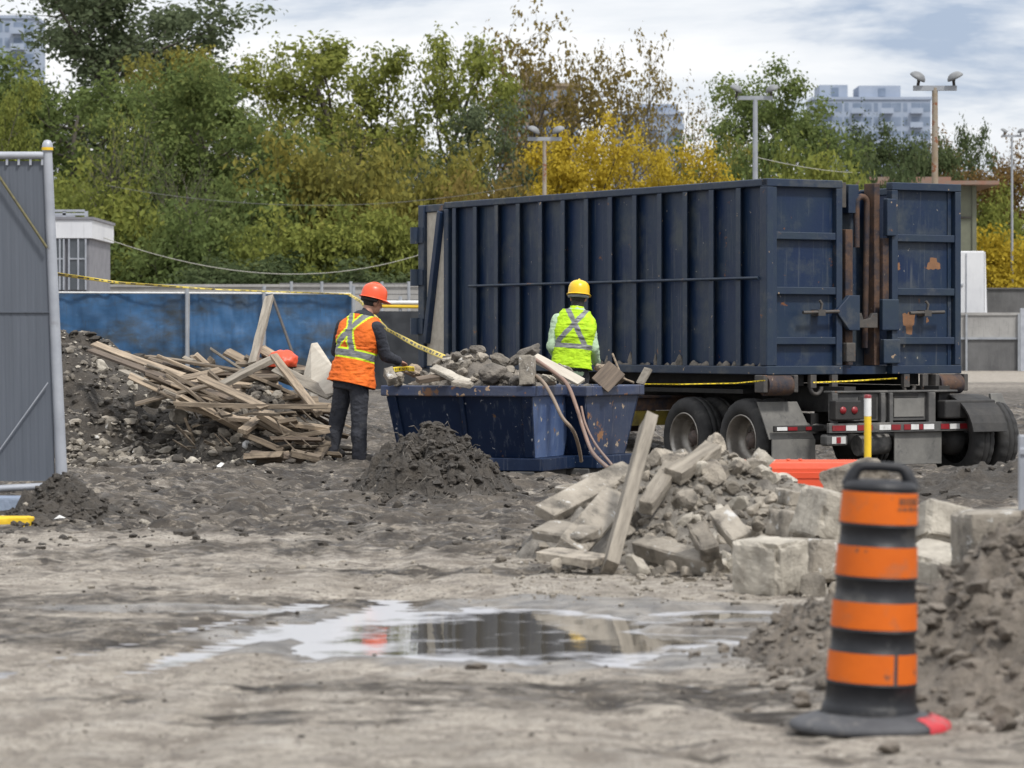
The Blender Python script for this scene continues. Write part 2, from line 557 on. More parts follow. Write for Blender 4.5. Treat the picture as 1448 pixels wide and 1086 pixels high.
def ground():
    def axis(stops):
        out = []
        for a, b, st in stops:
            out += list(np.arange(a, b, st))
        return np.array(out)
    xs = axis([(-3000, -400, 400), (-400, -100, 50), (-100, -20, 5), (-20, -8, .5), (-8, -5.5, .15), (-5.5, 6.2, .055), (6.2, 9, .15), (9, 20, .5), (20, 100, 5),
               (100, 400, 50), (400, 3001, 400)])
    ys = axis([(-60, 0, 10), (0, 8, 1), (8, 9, .2), (9, 17, .036), (17, 30, .055), (30, 46, .075), (46, 60, .25), (60, 150, 1.5), (150, 400, 20), (400, 5001, 400)])
    X, Y = np.meshgrid(xs, ys)
    pm = puddle_mask(X, Y)
    near = (np.abs(X) < 12) & (Y > 7) & (Y < 62)
    fade = np.where(near, 1.0, 0.0)
    far = sstep(16.4, 22.2, Y + n2(X, Y, .35, 4, 31) * 4.5 + n2(X, Y, 1.6, 4, 33) * 1.6)          # churned mud behind, packed ground in front
    Z = gbase(X, Y)
    lumps = n2(X, Y, .9, 5, 3, .55)
    churn = n2(X, Y, 2.6, 5, 11, .58, kind=2)
    ruts = n2(X * .28 + .15 * Y, Y * 1.1, 2.0, 4, 21, .55, kind=1)
    quiet = 1 - .9 * np.exp(-((X + 3.6) / .6) ** 2 - ((Y - 21.9) / 1.1) ** 2)
    Z = Z + quiet * fade * far * (lumps * .05 + (churn + .3) * .085 + ruts * .04 + n2(X, Y, 6.5, 3, 13) * .022)
    calm = fade * (1 - far)
    Z = Z + calm * (n2(X, Y, .6, 3, 41) * .010 + n2(X, Y * .55, 2.4, 5, 43, .55) * .013 + np.maximum(n2(X, Y, 7.5, 3, 47), .12) * .030 + n2(X, Y, 4.2, 5, 49, .6) * .010)
    # shallow wheel tracks across the packed ground
    for k, (sl, off, dp) in enumerate([(.30, -2.9, .024), (.30, -2.45, .022), (-.20, .75, .022), (-.20, 1.15, .020), (.10, -1.6, .018), (.10, -1.25, .018)]):
        t = X - (off + sl * (Y - 9) + .10 * n2(Y, Y * 0, .4, 2, 60 + k))
        Z = Z - calm * dp * np.exp(-(t / .13) ** 2) * (1 + .4 * np.sin(Y * 40 + X * 12))
    pmx = np.clip(pm, -.3, .6)
    Z = Z - fade * (1 - far) * sstep(-.02, .35, pmx) * .055
    wet = np.clip(sstep(-.40, .02, pm + .16 * n2(X, Y, 1.7, 4, 71)) * (1 - far), 0, 1)
    # long dark streaks of drying mud on the packed ground
    st = n2(X * .35, Y, 1.5, 5, 81, .6)
    strk = sstep(.02, .34, st + .55 * np.exp(-((Y - 14.4) / 1.1) ** 2) * sstep(.4, -.6, X))
    mud = np.clip(np.maximum(far * (.80 + .55 * n2(X, Y, 1.1, 5, 91, .6)), (1 - far) * strk * .55), 0, 1)
    trk = 0 * X
    for k, (sl, off) in enumerate([(.30, -2.9), (.30, -2.45), (-.20, .75), (-.20, 1.15), (.10, -1.6), (.10, -1.25)]):
        t = X - (off + sl * (Y - 9) + .10 * n2(Y, Y * 0, .4, 2, 60 + k))
        trk = np.maximum(trk, np.exp(-(t / .12) ** 2) * (.30 + .35 * (np.sin(Y * 34 + X * 10) > .1)) * (.5 + .9 * n2(X, Y, .9, 3, 77)))
    mud = np.clip(mud + (1 - far) * trk * .7, 0, 1)
    mud = np.where(Y > 62, .62 + .5 * n2(X, Y, .05, 4, 95) - .75 * sstep(92, 100, Y), mud)
    V = np.stack([X, Y, Z], -1).reshape(-1, 3)
    ny, nx = X.shape
    i = np.arange(nx * ny).reshape(ny, nx)
    Fq = np.stack([i[:-1, :-1], i[:-1, 1:], i[1:, 1:], i[1:, :-1]], -1).reshape(-1, 4)
    m = bpy.data.materials.new('site_ground')
    m.use_nodes = True
    nt = m.node_tree
    N, L = nt.nodes.new, nt.links.new
    b = nt.nodes['Principled BSDF']
    tc = N('ShaderNodeTexCoord')

    def noise(s, d=6, r=.62):
        n = N('ShaderNodeTexNoise')
        n.inputs['Scale'].default_value = s
        n.inputs['Detail'].default_value = d
        n.inputs['Roughness'].default_value = r
        L(tc.outputs['Object'], n.inputs['Vector'])
        return n.outputs['Fac']

    def mr(x, a, bb, c=0., d=1.):
        q = N('ShaderNodeMapRange')
        for k, v in zip((1, 2, 3, 4), (a, bb, c, d)):
            q.inputs[k].default_value = v
        L(x, q.inputs[0])
        return q.outputs[0]

    def mix(f, a, c):
        x = N('ShaderNodeMix')
        x.data_type = 'RGBA'
        L(f, x.inputs[0])
        for k, v in ((6, a), (7, c)):
            if isinstance(v, tuple):
                x.inputs[k].default_value = (*v, 1)
            else:
                L(v, x.inputs[k])
        return x.outputs[2]

    def attr(n):
        a = N('ShaderNodeAttribute')
        a.attribute_name = n
        return a.outputs['Fac']

    def math_(op, a, c):
        q = N('ShaderNodeMath')
        q.operation = op
        for k, v in ((0, a), (1, c)):
            if isinstance(v, float):
                q.inputs[k].default_value = v
            else:
                L(v, q.inputs[k])
        return q.outputs[0]
    dry = mix(mr(noise(1.6), .35, .65), (.42, .38, .325), (.28, .25, .21))
    dry = mix(mr(noise(3.4, 9, .72), .49, .60), dry, (.205, .178, .148))
    dry = mix(mr(noise(9, 8, .7), .50, .66), dry, (.19, .168, .143))
    dry = mix(mr(noise(26, 6, .7), .54, .62), dry, (.16, .14, .12))
    dry = mix(mr(noise(60, 4, .6), .60, .66), dry, (.08, .07, .062))
    dry = mix(mr(noise(44, 4, .6), .64, .70), dry, (.56, .52, .46))
    mudc = mix(mr(noise(2.2, 8, .7), .40, .62), (.032, .027, .023), (.105, .089, .072))
    mudc = mix(mr(noise(8, 9, .78), .53, .62), mudc, (.25, .218, .178))
    mudc = mix(mr(noise(30, 5, .7), .60, .66), mudc, (.022, .020, .018))
    mf = mr(math_('ADD', attr('mud'), math_('MULTIPLY', math_('SUBTRACT', noise(7, 7, .7), .5), 1.3)), .30, .62)
    col = mix(mf, dry, mudc)
    wf = mr(math_('ADD', attr('wet'), math_('MULTIPLY', math_('SUBTRACT', noise(6, 6, .7), .5), .9)), .35, .75)
    wetc = mix(mr(noise(3.6, 9, .72), .42, .60), (.070, .063, .055), (.20, .18, .155))
    col = mix(wf, col, wetc)
    L(col, b.inputs['Base Color'])
    rough = math_('MULTIPLY', mr(wf, 0, 1, .95, .36), mr(noise(4.5, 8, .7), .35, .65, .6, 1.5))
    mm = math_('MULTIPLY', rough, mr(math_('MULTIPLY', mf, mr(noise(3.1, 6, .7), .48, .62)), 0, 1, 1, .62))
    L(mm, b.inputs['Roughness'])
    bp = N('ShaderNodeBump')
    bp.inputs['Distance'].default_value = .03
    L(mr(wf, 0, 1, .85, .25), bp.inputs['Strength'])
    L(math_('ADD', noise(24, 8, .7), math_('MULTIPLY', noise(90, 3, .6), .35)), bp.inputs['Height'])
    L(bp.outputs[0], b.inputs['Normal'])
    o = mesh_np('ground', V, Fq, m)
    for nme, arr in (('mud', mud), ('wet', wet)):
        at = o.data.attributes.new(nme, 'FLOAT', 'POINT')
        at.data.foreach_set('value', arr.astype(np.float32).ravel())
    struct(o)
    # the standing water: a level sheet that only shows where the ground dips below it
    w = bpy.data.materials.new('puddle_water')
    w.use_nodes = True
    nt = w.node_tree
    N, L = nt.nodes.new, nt.links.new
    b = nt.nodes['Principled BSDF']
    b.inputs['Base Color'].default_value = (.105, .095, .078, 1)
    b.inputs['Roughness'].default_value = .03
    b.inputs['IOR'].default_value = 1.45
    b.inputs['Specular IOR Level'].default_value = .8
    tc = N('ShaderNodeTexCoord')
    nz = N('ShaderNodeTexNoise')
    nz.inputs['Scale'].default_value = 5
    nz.inputs['Detail'].default_value = 3
    L(tc.outputs['Object'], nz.inputs['Vector'])
    bp = N('ShaderNodeBump')
    bp.inputs['Strength'].default_value = .05
    bp.inputs['Distance'].default_value = .01
    L(nz.outputs['Fac'], bp.inputs['Height'])
    L(bp.outputs[0], b.inputs['Normal'])
    # pale, less glossy layer, mixed in more strongly near the rim
    n2_ = N('ShaderNodeTexNoise')
    n2_.inputs['Scale'].default_value = 3.2
    n2_.inputs['Detail'].default_value = 9
    n2_.inputs['Roughness'].default_value = .68
    L(tc.outputs['Object'], n2_.inputs['Vector'])
    q = N('ShaderNodeMapRange')
    q.inputs[1].default_value = .47
    q.inputs[2].default_value = .69
    q.inputs[4].default_value = .88
    at = N('ShaderNodeAttribute')
    at.attribute_name = 'rim'
    ad = N('ShaderNodeMath')
    ad.operation = 'ADD'
    L(n2_.outputs['Fac'], ad.inputs[0])
    L(at.outputs['Fac'], ad.inputs[1])
    L(ad.outputs[0], q.inputs[0])
    sc = N('ShaderNodeBsdfPrincipled')
    sc.inputs['Base Color'].default_value = (.42, .425, .455, 1)
    sc.inputs['Roughness'].default_value = .28
    mx = N('ShaderNodeMixShader')
    L(q.outputs[0], mx.inputs[0])
    L(b.outputs[0], mx.inputs[1])
    L(sc.outputs[0], mx.inputs[2])
    L(mx.outputs[0], nt.nodes['Material Output'].inputs[0])
    gx = np.arange(-2.4, 2.2, .04)
    gy = np.arange(11.6, 15.7, .04)
    PX, PY = np.meshgrid(gx, gy)
    pmw = puddle_mask(PX, PY)
    rim = .155 - sstep(.12, .52, pmw) * .27 + .14 * np.exp(-((PX + .75) / .42) ** 2)
    V = np.stack([PX, PY, np.full_like(PX, -.021)], -1).reshape(-1, 3)
    ny, nx = PX.shape
    i = np.arange(nx * ny).reshape(ny, nx)
    Fq = np.stack([i[:-1, :-1], i[:-1, 1:], i[1:, 1:], i[1:, :-1]], -1).reshape(-1, 4)
    o = mesh_np('puddle_water', V, Fq, w)
    a = o.data.attributes.new('rim', 'FLOAT', 'POINT')
    a.data.foreach_set('value', rim.astype(np.float32).ravel())
    struct(o)


ground()

# ------------------------------------------------------------------ trees


def leaf_mat(name, cols, trans=.42):
    m = bpy.data.materials.new(name)
    m.use_nodes = True
    nt = m.node_tree
    nt.nodes.clear()
    N, L = nt.nodes.new, nt.links.new
    out = N('ShaderNodeOutputMaterial')
    ge = N('ShaderNodeNewGeometry')
    tc = N('ShaderNodeTexCoord')
    nz = N('ShaderNodeTexNoise')
    nz.inputs['Scale'].default_value = .55
    nz.inputs['Detail'].default_value = 4
    L(tc.outputs['Object'], nz.inputs['Vector'])
    ad = N('ShaderNodeMath')
    ad.operation = 'MULTIPLY_ADD'
    L(ge.outputs['Random Per Island'], ad.inputs[0])
    ad.inputs[1].default_value = .26
    mr = N('ShaderNodeMapRange')
    mr.inputs[1].default_value = .32
    mr.inputs[2].default_value = .68
    mr.inputs[3].default_value = -.05
    mr.inputs[4].default_value = .80
    L(nz.outputs['Fac'], mr.inputs[0])
    L(mr.outputs[0], ad.inputs[2])
    rp = N('ShaderNodeValToRGB')
    e = rp.color_ramp.elements
    while len(e) < len(cols):
        e.new(.5)
    for k, c in enumerate(cols):
        e[k].position = k / (len(cols) - 1)
        e[k].color = (*c, 1)
    L(ad.outputs[0], rp.inputs[0])
    d = N('ShaderNodeBsdfDiffuse')
    t = N('ShaderNodeBsdfTranslucent')
    L(rp.outputs[0], d.inputs[0])
    L(rp.outputs[0], t.inputs[0])
    mx = N('ShaderNodeMixShader')
    mx.inputs[0].default_value = trans
    L(d.outputs[0], mx.inputs[1])
    L(t.outputs[0], mx.inputs[2])
    L(mx.outputs[0], out.inputs[0])
    return m


LF = {
    'dark': leaf_mat('dark_green_leaf', [(.040, .060, .030), (.085, .112, .052), (.17, .19, .085)]),
    'green': leaf_mat('green_leaf', [(.055, .082, .034), (.135, .175, .060), (.27, .29, .095)]),
    'grey': leaf_mat('grey_green_leaf', [(.055, .075, .046), (.115, .142, .080), (.20, .22, .12)]),
    'olive': leaf_mat('olive_leaf', [(.08, .105, .034), (.20, .225, .058), (.38, .36, .085)]),
    'yellow': leaf_mat('yellow_leaf', [(.20, .155, .025), (.44, .33, .04), (.60, .47, .08)]),
    'ochre': leaf_mat('ochre_leaf', [(.085, .098, .034), (.23, .215, .058), (.46, .37, .075)]),
    'brown': leaf_mat('brown_leaf', [(.085, .058, .030), (.17, .11, .045), (.25, .16, .055)]),
    'rustleaf': leaf_mat('rust_leaf', [(.08, .066, .03), (.20, .155, .05), (.34, .26, .075)]),
}


def tree_mesh(seed, nleaf, leaf, kind):
    """unit tree: height 1; trunk mesh and leaf mesh"""
    rng = np.random.default_rng(seed)
    mb = MB()
    tips = []
    bush = kind == 'bush'

    def limb(p, d, ln, r, depth, n):
        pts, q, dd = [p], np.array(p), np.array(d)
        for k in range(n):
            dd = dd + rng.normal(0, .16, 3) + np.array([0, 0, .06])
            dd /= np.linalg.norm(dd)
            q = q + dd * ln / n
            pts.append(q.copy())
        rr = [r * (1 - .75 * k / n) for k in range(n + 1)]
        mb.tube(pts, [float(x) for x in rr], 6 if depth < 2 else 4, 0, cap=False)
        if depth >= 2:
            tips.extend(pts[1:])
            return
        m = {0: 15 if kind != 'tall' else 18, 1: 6}[depth]
        for j in range(m):
            if depth == 0:
                t = (.10 if bush else .24 if kind != 'sparse' else .28) + (.9 if bush else .74) * (j + rng.random() * .8) / m
            else:
                t = .28 + .72 * (j + rng.random() * .5) / m
            t = min(t, .99)
            f = t * n
            i = min(int(f), n - 1)
            b = pts[i] + (pts[i + 1] - pts[i]) * (f - i)
            ax = (pts[i + 1] - pts[i])
            ax = ax / np.linalg.norm(ax)
            az = j * 2.4 + rng.random() * 1.0
            side = np.array([math.cos(az), math.sin(az), 0.0])
            side -= ax * side.dot(ax)
            side /= np.linalg.norm(side) + 1e-6
            up = {'round': .55, 'tall': .9, 'sparse': 1.15, 'bush': .7}[kind]
            d2 = side * 1.0 + ax * (up if depth == 0 else .8) + rng.normal(0, .15, 3)
            d2 /= np.linalg.norm(d2)
            if depth == 0:
                prof = math.sin(math.pi * min(1, max(.12, (t - .12) / .95))) ** .7
                l2 = {'round': .40, 'tall': .27, 'sparse': .42, 'bush': .55}[kind] * (.45 + .65 * prof) * rng.uniform(.75, 1.2)
            else:
                l2 = ln * .48 * rng.uniform(.7, 1.25) * (1.15 - .5 * t)
            limb(b, d2, l2, max(.0012, rr[i] * (.55 if depth == 0 else .5)), depth + 1, 4 if depth == 0 else 3)
    if bush:
        for k in range(4):
            a = k * 1.57 + rng.random()
            limb(np.array([.06 * math.cos(a), .06 * math.sin(a), 0]), np.array([.35 * math.cos(a), .35 * math.sin(a), 1]), .85, .016, 0, 5)
    elif kind == 'sparse':
        limb(np.array([0., 0, 0]), np.array([rng.normal(0, .06), rng.normal(0, .06), 1]), .95, .016, 0, 7)
        limb(np.array([0.02, 0, .25]), np.array([.30, rng.normal(0, .1), 1]), .66, .010, 0, 6)
    else:
        limb(np.array([0., 0, 0]), np.array([rng.normal(0, .04), rng.normal(0, .04), 1]), .94, .021, 0, 8)
    tips = np.array(tips)
    hs = 1 / np.percentile(tips[:, 2], 99.7)           # the crown tops out at height 1
    tips = tips * hs
    mb.v = [tuple(np.array(v) * hs) for v in mb.v]
    # stand the crown over its trunk and give it a set breadth
    cxy = tips[:, :2].mean(axis=0) / tips[:, 2].mean()
    wx = np.mean([np.percentile(tips[:, q] - cxy[q] * tips[:, 2], 96) - np.percentile(tips[:, q] - cxy[q] * tips[:, 2], 4) for q in (0, 1)])
    ws = {'round': .66, 'tall': .46, 'sparse': .62, 'bush': .95}[kind] * .86 / wx

    def fit(p):
        p = np.asarray(p, float).copy()
        p[:, :2] = (p[:, :2] - cxy * p[:, 2:3]) * ws
        return p
    tips = fit(tips)
    mb.v = [tuple(q) for q in fit(np.array(mb.v))]
    spread = {'round': .030, 'tall': .024, 'sparse': .020, 'bush': .05}[kind]
    # leaves gather in clumps of unlike size round the twigs; some twigs carry few
    w = rng.gamma(1.3, 1.0, len(tips))
    k = rng.choice(len(tips), nleaf, p=w / w.sum())
    pos = tips[k] + rng.normal(0, spread, (nleaf, 3)) * np.array([1, 1, .8])
    pos[:, 2] = np.maximum(pos[:, 2], .02)
    # leaves of a clump face out from it and upwards
    off = (pos - tips[k]) / spread
    nrm = rng.normal(0, .55, (nleaf, 3)) + off * .75 + np.array([0, 0, .55])
    nrm /= np.linalg.norm(nrm, axis=1)[:, None]
    a = np.cross(nrm, rng.normal(0, 1, (nleaf, 3)))
    a /= np.linalg.norm(a, axis=1)[:, None]
    b = np.cross(nrm, a)
    s = leaf * rng.uniform(.6, 1.35, (nleaf, 1))
    V = np.stack([pos - a * s, pos - b * s * .55 + nrm * s * .15, pos + a * s, pos + b * s * .55 + nrm * s * .15], 1).reshape(-1, 3)
    Fq = np.arange(nleaf * 4).reshape(-1, 4)
    return mb, V, Fq


TREES = {}


def tree_kind(kind, seed, nleaf, leaf):
    key = (kind, seed, nleaf, leaf)
    if key not in TREES:
        mb, V, Fq = tree_mesh(seed, nleaf, leaf, kind)
        t = mb.build('trunk', M['bark'])
        c = mesh_np('crown', V, Fq, LF['green'], smooth=False)
        TREES[key] = (t.data, c.data)
        bpy.data.objects.remove(t)
        bpy.data.objects.remove(c)
    return TREES[key]


def tree(px, top, Y, wide, kind, seed, nleaf, leaf, lf, label, group, cat='tree', rz=None, bark='bark', hmul=1.0):
    x = xat(px, Y)
    h = (H - (top - HZ) / F * Y) * hmul
    tm, cm = tree_kind(kind, seed, nleaf, leaf)
    nm = {'bush': 'autumn_shrub'}.get(kind, 'autumn_tree')
    e = empty(nm, (x, Y, 0), label, cat, rz if rz is not None else seed * 1.3 + px * .01, group)
    wm = wide / F * Y / h / {'round': .66, 'tall': .46, 'sparse': .62, 'bush': .95}[kind]
    for nme, me, mt in (('trunk', tm, M[bark]), ('crown', cm, LF[lf])):
        o = bpy.data.objects.new(nme, me)
        COL.objects.link(o)
        o.parent = e
        o.scale = (h * wm, h * wm, h) if nme == 'crown' else (h * wm, h * wm, h)
        o.material_slots[0].link = 'OBJECT'
        o.material_slots[0].material = mt
    return e


G_ = 'trees behind the site fence'
TL = [
    # px, top, Y, width, kind, seed, leaves, leaf size, foliage, label
    (180, -30, 176, 330, 'tall', 3, 26000, .0075, 'grey', 'tallest tree, dark grey-green, rising past the top edge behind the other left trees'),
    (92, 75, 158, 330, 'round', 4, 22000, .0095, 'green', 'broad green tree above the round-capped gate post'),
    (14, 100, 150, 130, 'round', 5, 14000, .010, 'olive', 'olive-yellow tree behind the top of the grey metal gate panel'),
    (300, 92, 150, 300, 'round', 6, 26000, .0085, 'green', 'large green tree with dark trunk between the white site office and the airy trees'),
    (262, 80, 168, 150, 'tall', 7, 14000, .0095, 'ochre', 'yellow-tinged tree top showing behind the large green tree'),
    (468, 62, 165, 230, 'tall', 8, 9500, .0095, 'olive', 'airy yellow-green tree with sky showing through, first one right of the large green tree'),
    (408, 66, 172, 120, 'tall', 9, 4200, .0095, 'olive', 'thin half-bare tree with sky between its twigs beside the large green tree'),
    (545, 78, 168, 170, 'tall', 10, 9000, .0095, 'olive', 'airy olive tree with dark trunk in the middle of the row of airy trees'),
    (640, 55, 165, 165, 'tall', 3, 8500, .0100, 'olive', 'airy yellow-green tree just left of the sparse brown-leaved trees'),
    (775, 22, 172, 215, 'sparse', 28, 4600, .0100, 'rustleaf', 'tallest sparse tree with few brown leaves above the yellow tree'),
    (872, 48, 170, 150, 'sparse', 29, 3400, .0095, 'rustleaf', 'sparse brown-leaved tree with bare upright limbs, second of the sparse ones from the left'),
    (950, 105, 166, 160, 'sparse', 13, 1900, .0080, 'rustleaf', 'nearly bare leaning tree between the sparse trees and the green tree'),
    (688, 140, 160, 220, 'round', 14, 20000, .0085, 'grey', 'dense dark grey-green tree behind the left end of the blue container'),
    (812, 185, 128, 180, 'round', 15, 20000, .0105, 'yellow', 'bright yellow tree behind the double floodlight pole over the container'),
    (945, 192, 130, 150, 'round', 16, 13000, .0105, 'yellow', 'golden yellow tree with thinner crown right of the bright yellow tree'),
    (1105, 106, 150, 235, 'round', 22, 30000, .0085, 'green', 'big rounded green tree behind the grey floodlight pole'),
    (1030, 205, 140, 110, 'round', 18, 9000, .010, 'ochre', 'small ochre tree tucked left of the big rounded green tree'),
    (1208, 188, 155, 120, 'round', 6, 14000, .0095, 'dark', 'dark tree below the pale apartment tower'),
    (1290, 166, 152, 140, 'round', 4, 17000, .0095, 'dark', 'dark green tree behind the rusty floodlight pole'),
    (1378, 170, 175, 75, 'tall', 19, 5000, .012, 'dark', 'small dark tree top standing alone right of the rusty floodlight pole'),
    (1372, 200, 156, 170, 'round', 20, 11000, .010, 'brown', 'brown-leaved tree behind the rusty roof'),
    (168, 140, 134, 120, 'sparse', 25, 1500, .0095, 'olive', 'slim tree with a bare pale stem standing before the left green trees'),
    (262, 200, 132, 120, 'sparse', 26, 1300, .0105, 'green', 'slim forked tree with bare dark stems left of the large dark trunk'),
    (520, 150, 140, 130, 'sparse', 27, 1400, .0095, 'ochre', 'slim half-bare tree before the ochre shrubs'),
    (1455, 190, 158, 120, 'round', 21, 4500, .010, 'brown', 'thin brown tree at the right edge by the last lamp pole'),
]
for t in TL:
    tree(*t[:9], label=t[9], group=G_, bark='bark_pale' if t[4] == 'sparse' else 'bark')
BL = [
    (60, 235, 138, 190, 4, 'olive', 'yellowish shrub behind the cap of the gate post'),
    (175, 262, 132, 190, 1, 'olive', 'olive shrub above the white site office roof'),
    (262, 300, 128, 190, 2, 'green', 'green shrub beside the white site office'),
    (345, 255, 134, 180, 3, 'green', 'green shrub under the large green tree'),
    (440, 205, 136, 200, 1, 'ochre', 'ochre-yellow shrub left of the container, tallest of the yellow ones'),
    (425, 300, 126, 180, 4, 'olive', 'yellow-green shrub right above the blue tarp fence'),
    (530, 222, 138, 170, 2, 'ochre', 'ochre shrub with reddish tint beneath the airy trees'),
    (545, 300, 126, 160, 3, 'olive', 'olive green shrub against the left end of the container'),
    (622, 215, 134, 160, 1, 'ochre', 'ochre shrub rising over the top left corner of the container'),
    (690, 240, 126, 150, 4, 'rustleaf', 'rusty shrub in front of the dense dark tree'),
    (1055, 215, 132, 120, 2, 'green', 'low green shrub under the big rounded tree'),
    (1170, 220, 126, 150, 3, 'olive', 'yellow-green shrub just above the right container door'),
    (1262, 215, 132, 110, 4, 'dark', 'dark shrub between the container and the rusty pole'),
    (1412, 275, 152, 120, 1, 'olive', 'olive shrub beside the olive shed wall'),
    (1400, 330, 148, 150, 2, 'yellow', 'yellow-green shrub over the far concrete wall'),
    (1465, 330, 150, 130, 3, 'olive', 'olive shrub at the right edge above the far wall'),
    (118, 388, 118, 70, 2, 'yellow', 'low yellow shrub behind the blue fence by the site office'),
    (330, 368, 122, 210, 3, 'dark', 'low dark shrub along the foot of the tree row'),
    (500, 372, 122, 200, 4, 'dark', 'low dark shrub above the grey wall left of the container'),
]
for px, top, Y, wd, sd, lf, lb in BL:
    tree(px, top, Y, wd, 'bush', 30 + sd, 13000, .023, lf, lb, 'shrubs below the trees', 'shrub')
# a far wood closing the gaps under the crowns: one mass
rng = np.random.default_rng(99)
nb = 46000
bx = rng.uniform(-62, 62, nb)
topz = 8.2 + 2.2 * n2(bx, bx * 0, .12, 4, 7)
topz = np.where(bx > 14, topz * .78, topz)
bz = topz * rng.random(nb) ** .75
pos = np.stack([bx, 192 + rng.normal(0, 2.5, nb), bz], -1)
nr = rng.normal(0, 1, (nb, 3)) + np.array([0, -.2, .5])
nr /= np.linalg.norm(nr, axis=1)[:, None]
a = np.cross(nr, rng.normal(0, 1, (nb, 3)))
a /= np.linalg.norm(a, axis=1)[:, None]
b = np.cross(nr, a)
s = rng.uniform(.18, .42, (nb, 1))
V = np.stack([pos - a * s, pos - b * s * .6, pos + a * s, pos + b * s * .6], 1).reshape(-1, 3)
o = mesh_np('far_wood', V, np.arange(nb * 4).reshape(-1, 4), LF['dark'], smooth=False)
tag(o, 'dark far wood closing the gaps below the tree crowns', 'woodland', kind='stuff')

# ------------------------------------------------------------------ buildings beyond the trees


def slab_building(name, px0, px1, top, Y, depth, blocks, mats, label, floors=6, win=9, group=None):
    x0, x1 = xat(px0, Y), xat(px1, Y)
    zt = H - (top - HZ) / F * Y
    e = empty(name, ((x0 + x1) / 2, Y, 0), label, 'building', group=group)
    w = x1 - x0
    MB().b2((-w / 2, 0, 0), (w / 2, depth, zt)).build('wall', mats[0], e)
    MB().b2((-w / 2 - .3, -.3, zt + .01), (w / 2 + .3, depth + .3, zt + .6)).build('roof', mats[0], e)
    for (a0, a1, tp) in blocks:
        zz = H - (tp - HZ) / F * Y
        q = MB().b2((xat(a0, Y) - (x0 + x1) / 2, 2, zt + .61), (xat(a1, Y) - (x0 + x1) / 2, depth - 2, zz)).build('roof_block', mats[0], e)
        xm = xat(a0 + (a1 - a0) * .55, Y) - (x0 + x1) / 2
        MB().b2((xm - w * .03, 1.9, zt + .9), (xm + w * .03, 1.99, zz - .6)).build('louvre', mats[1], q)
    fh = 3.1
    for k in range(floors):
        z1 = zt - .5 - k * fh
        if z1 - 2 < 0:
            break
        nwin = win
        for j in range(nwin):
            xa = -w / 2 + w * (j + (.04 if j % 3 else .2)) / nwin
            xb = -w / 2 + w * (j + (.96 if j % 3 else .6)) / nwin
            f = MB()
            f.b2((xa, -.06, z1 - 2.1), (xb, -.02, z1 - .2))
            f.build('window', mats[1], e)
            if j % 3 == 1:
                MB().b2((xa - .4, -1.5, z1 - 2.6), (xb + .4, -.07, z1 - 2.35)).b2((xa - .4, -1.5, z1 - 2.34), (xb + .4, -1.42, z1 - 1.4)).build('balcony', mats[0], e)
    return e


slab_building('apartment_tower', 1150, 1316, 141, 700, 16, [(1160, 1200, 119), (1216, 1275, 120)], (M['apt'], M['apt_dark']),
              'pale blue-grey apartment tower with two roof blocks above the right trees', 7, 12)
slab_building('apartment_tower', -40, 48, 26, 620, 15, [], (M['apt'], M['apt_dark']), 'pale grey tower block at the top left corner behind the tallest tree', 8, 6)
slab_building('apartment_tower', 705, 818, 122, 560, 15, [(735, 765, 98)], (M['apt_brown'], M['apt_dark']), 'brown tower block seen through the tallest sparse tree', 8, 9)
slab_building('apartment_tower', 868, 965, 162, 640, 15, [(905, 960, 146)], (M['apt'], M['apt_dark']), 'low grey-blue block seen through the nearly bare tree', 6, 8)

# white site office on the left, behind the fence
Y = 96.0
e = empty('site_office', (xat(70, Y), Y, 0), 'white and grey site office with two tall windows behind the blue fence', 'building')
x0, x1 = 0.0 - 3.0, xat(131, Y) - xat(70, Y)


def zq(py, Y):
    return H - (py - HZ) / F * Y


MB().b2((x0, 0, 0), (x1 - .1, 5, zq(337, Y))).build('wall', M['bgrey'], e)
MB().b2((x0, -.12, zq(337, Y) + .003), (x1, 5.1, zq(311, Y))).build('cornice', M['bwhite'], e)
MB().b2((x0, -.16, zq(311, Y) + .003), (x1 + .05, 5.1, zq(307, Y))).build('roof', M['bgrey'], e)
r = MB()
for zz in (zq(298, Y), zq(303, Y)):
    r.b2((x0, .8, zz), (.95, .88, zz + .07))
for xx in (-.5, .28, .95):
    r.b2((xx, .8, zq(307, Y)), (xx + .1, .88, zq(297, Y)))
r.b2((-.4, 1.2, zq(307, Y)), (.5, 2, zq(301, Y)))
r.build('roof_railing', M['gate_tube'], e)
for (a0, a1) in ((76, 92), (97, 123)):
    xa, xb = xat(a0, Y) - xat(70, Y), xat(a1, Y) - xat(70, Y)
    fr = MB()
    fr.b2((xa, -.06, zq(410, Y)), (xb, -.02, zq(338, Y))).build('window', M['glass'], e)
    f = MB()
    f.b2((xa, -.10, zq(367, Y)), (xb, -.062, zq(365, Y)))
    for xx in (xa, (xa + xb) / 2, xb - .05):
        f.b2((xx, -.11, zq(410, Y)), (xx + .05, -.063, zq(338, Y)))
    f.build('window_frame', M['gate_tube'], e)

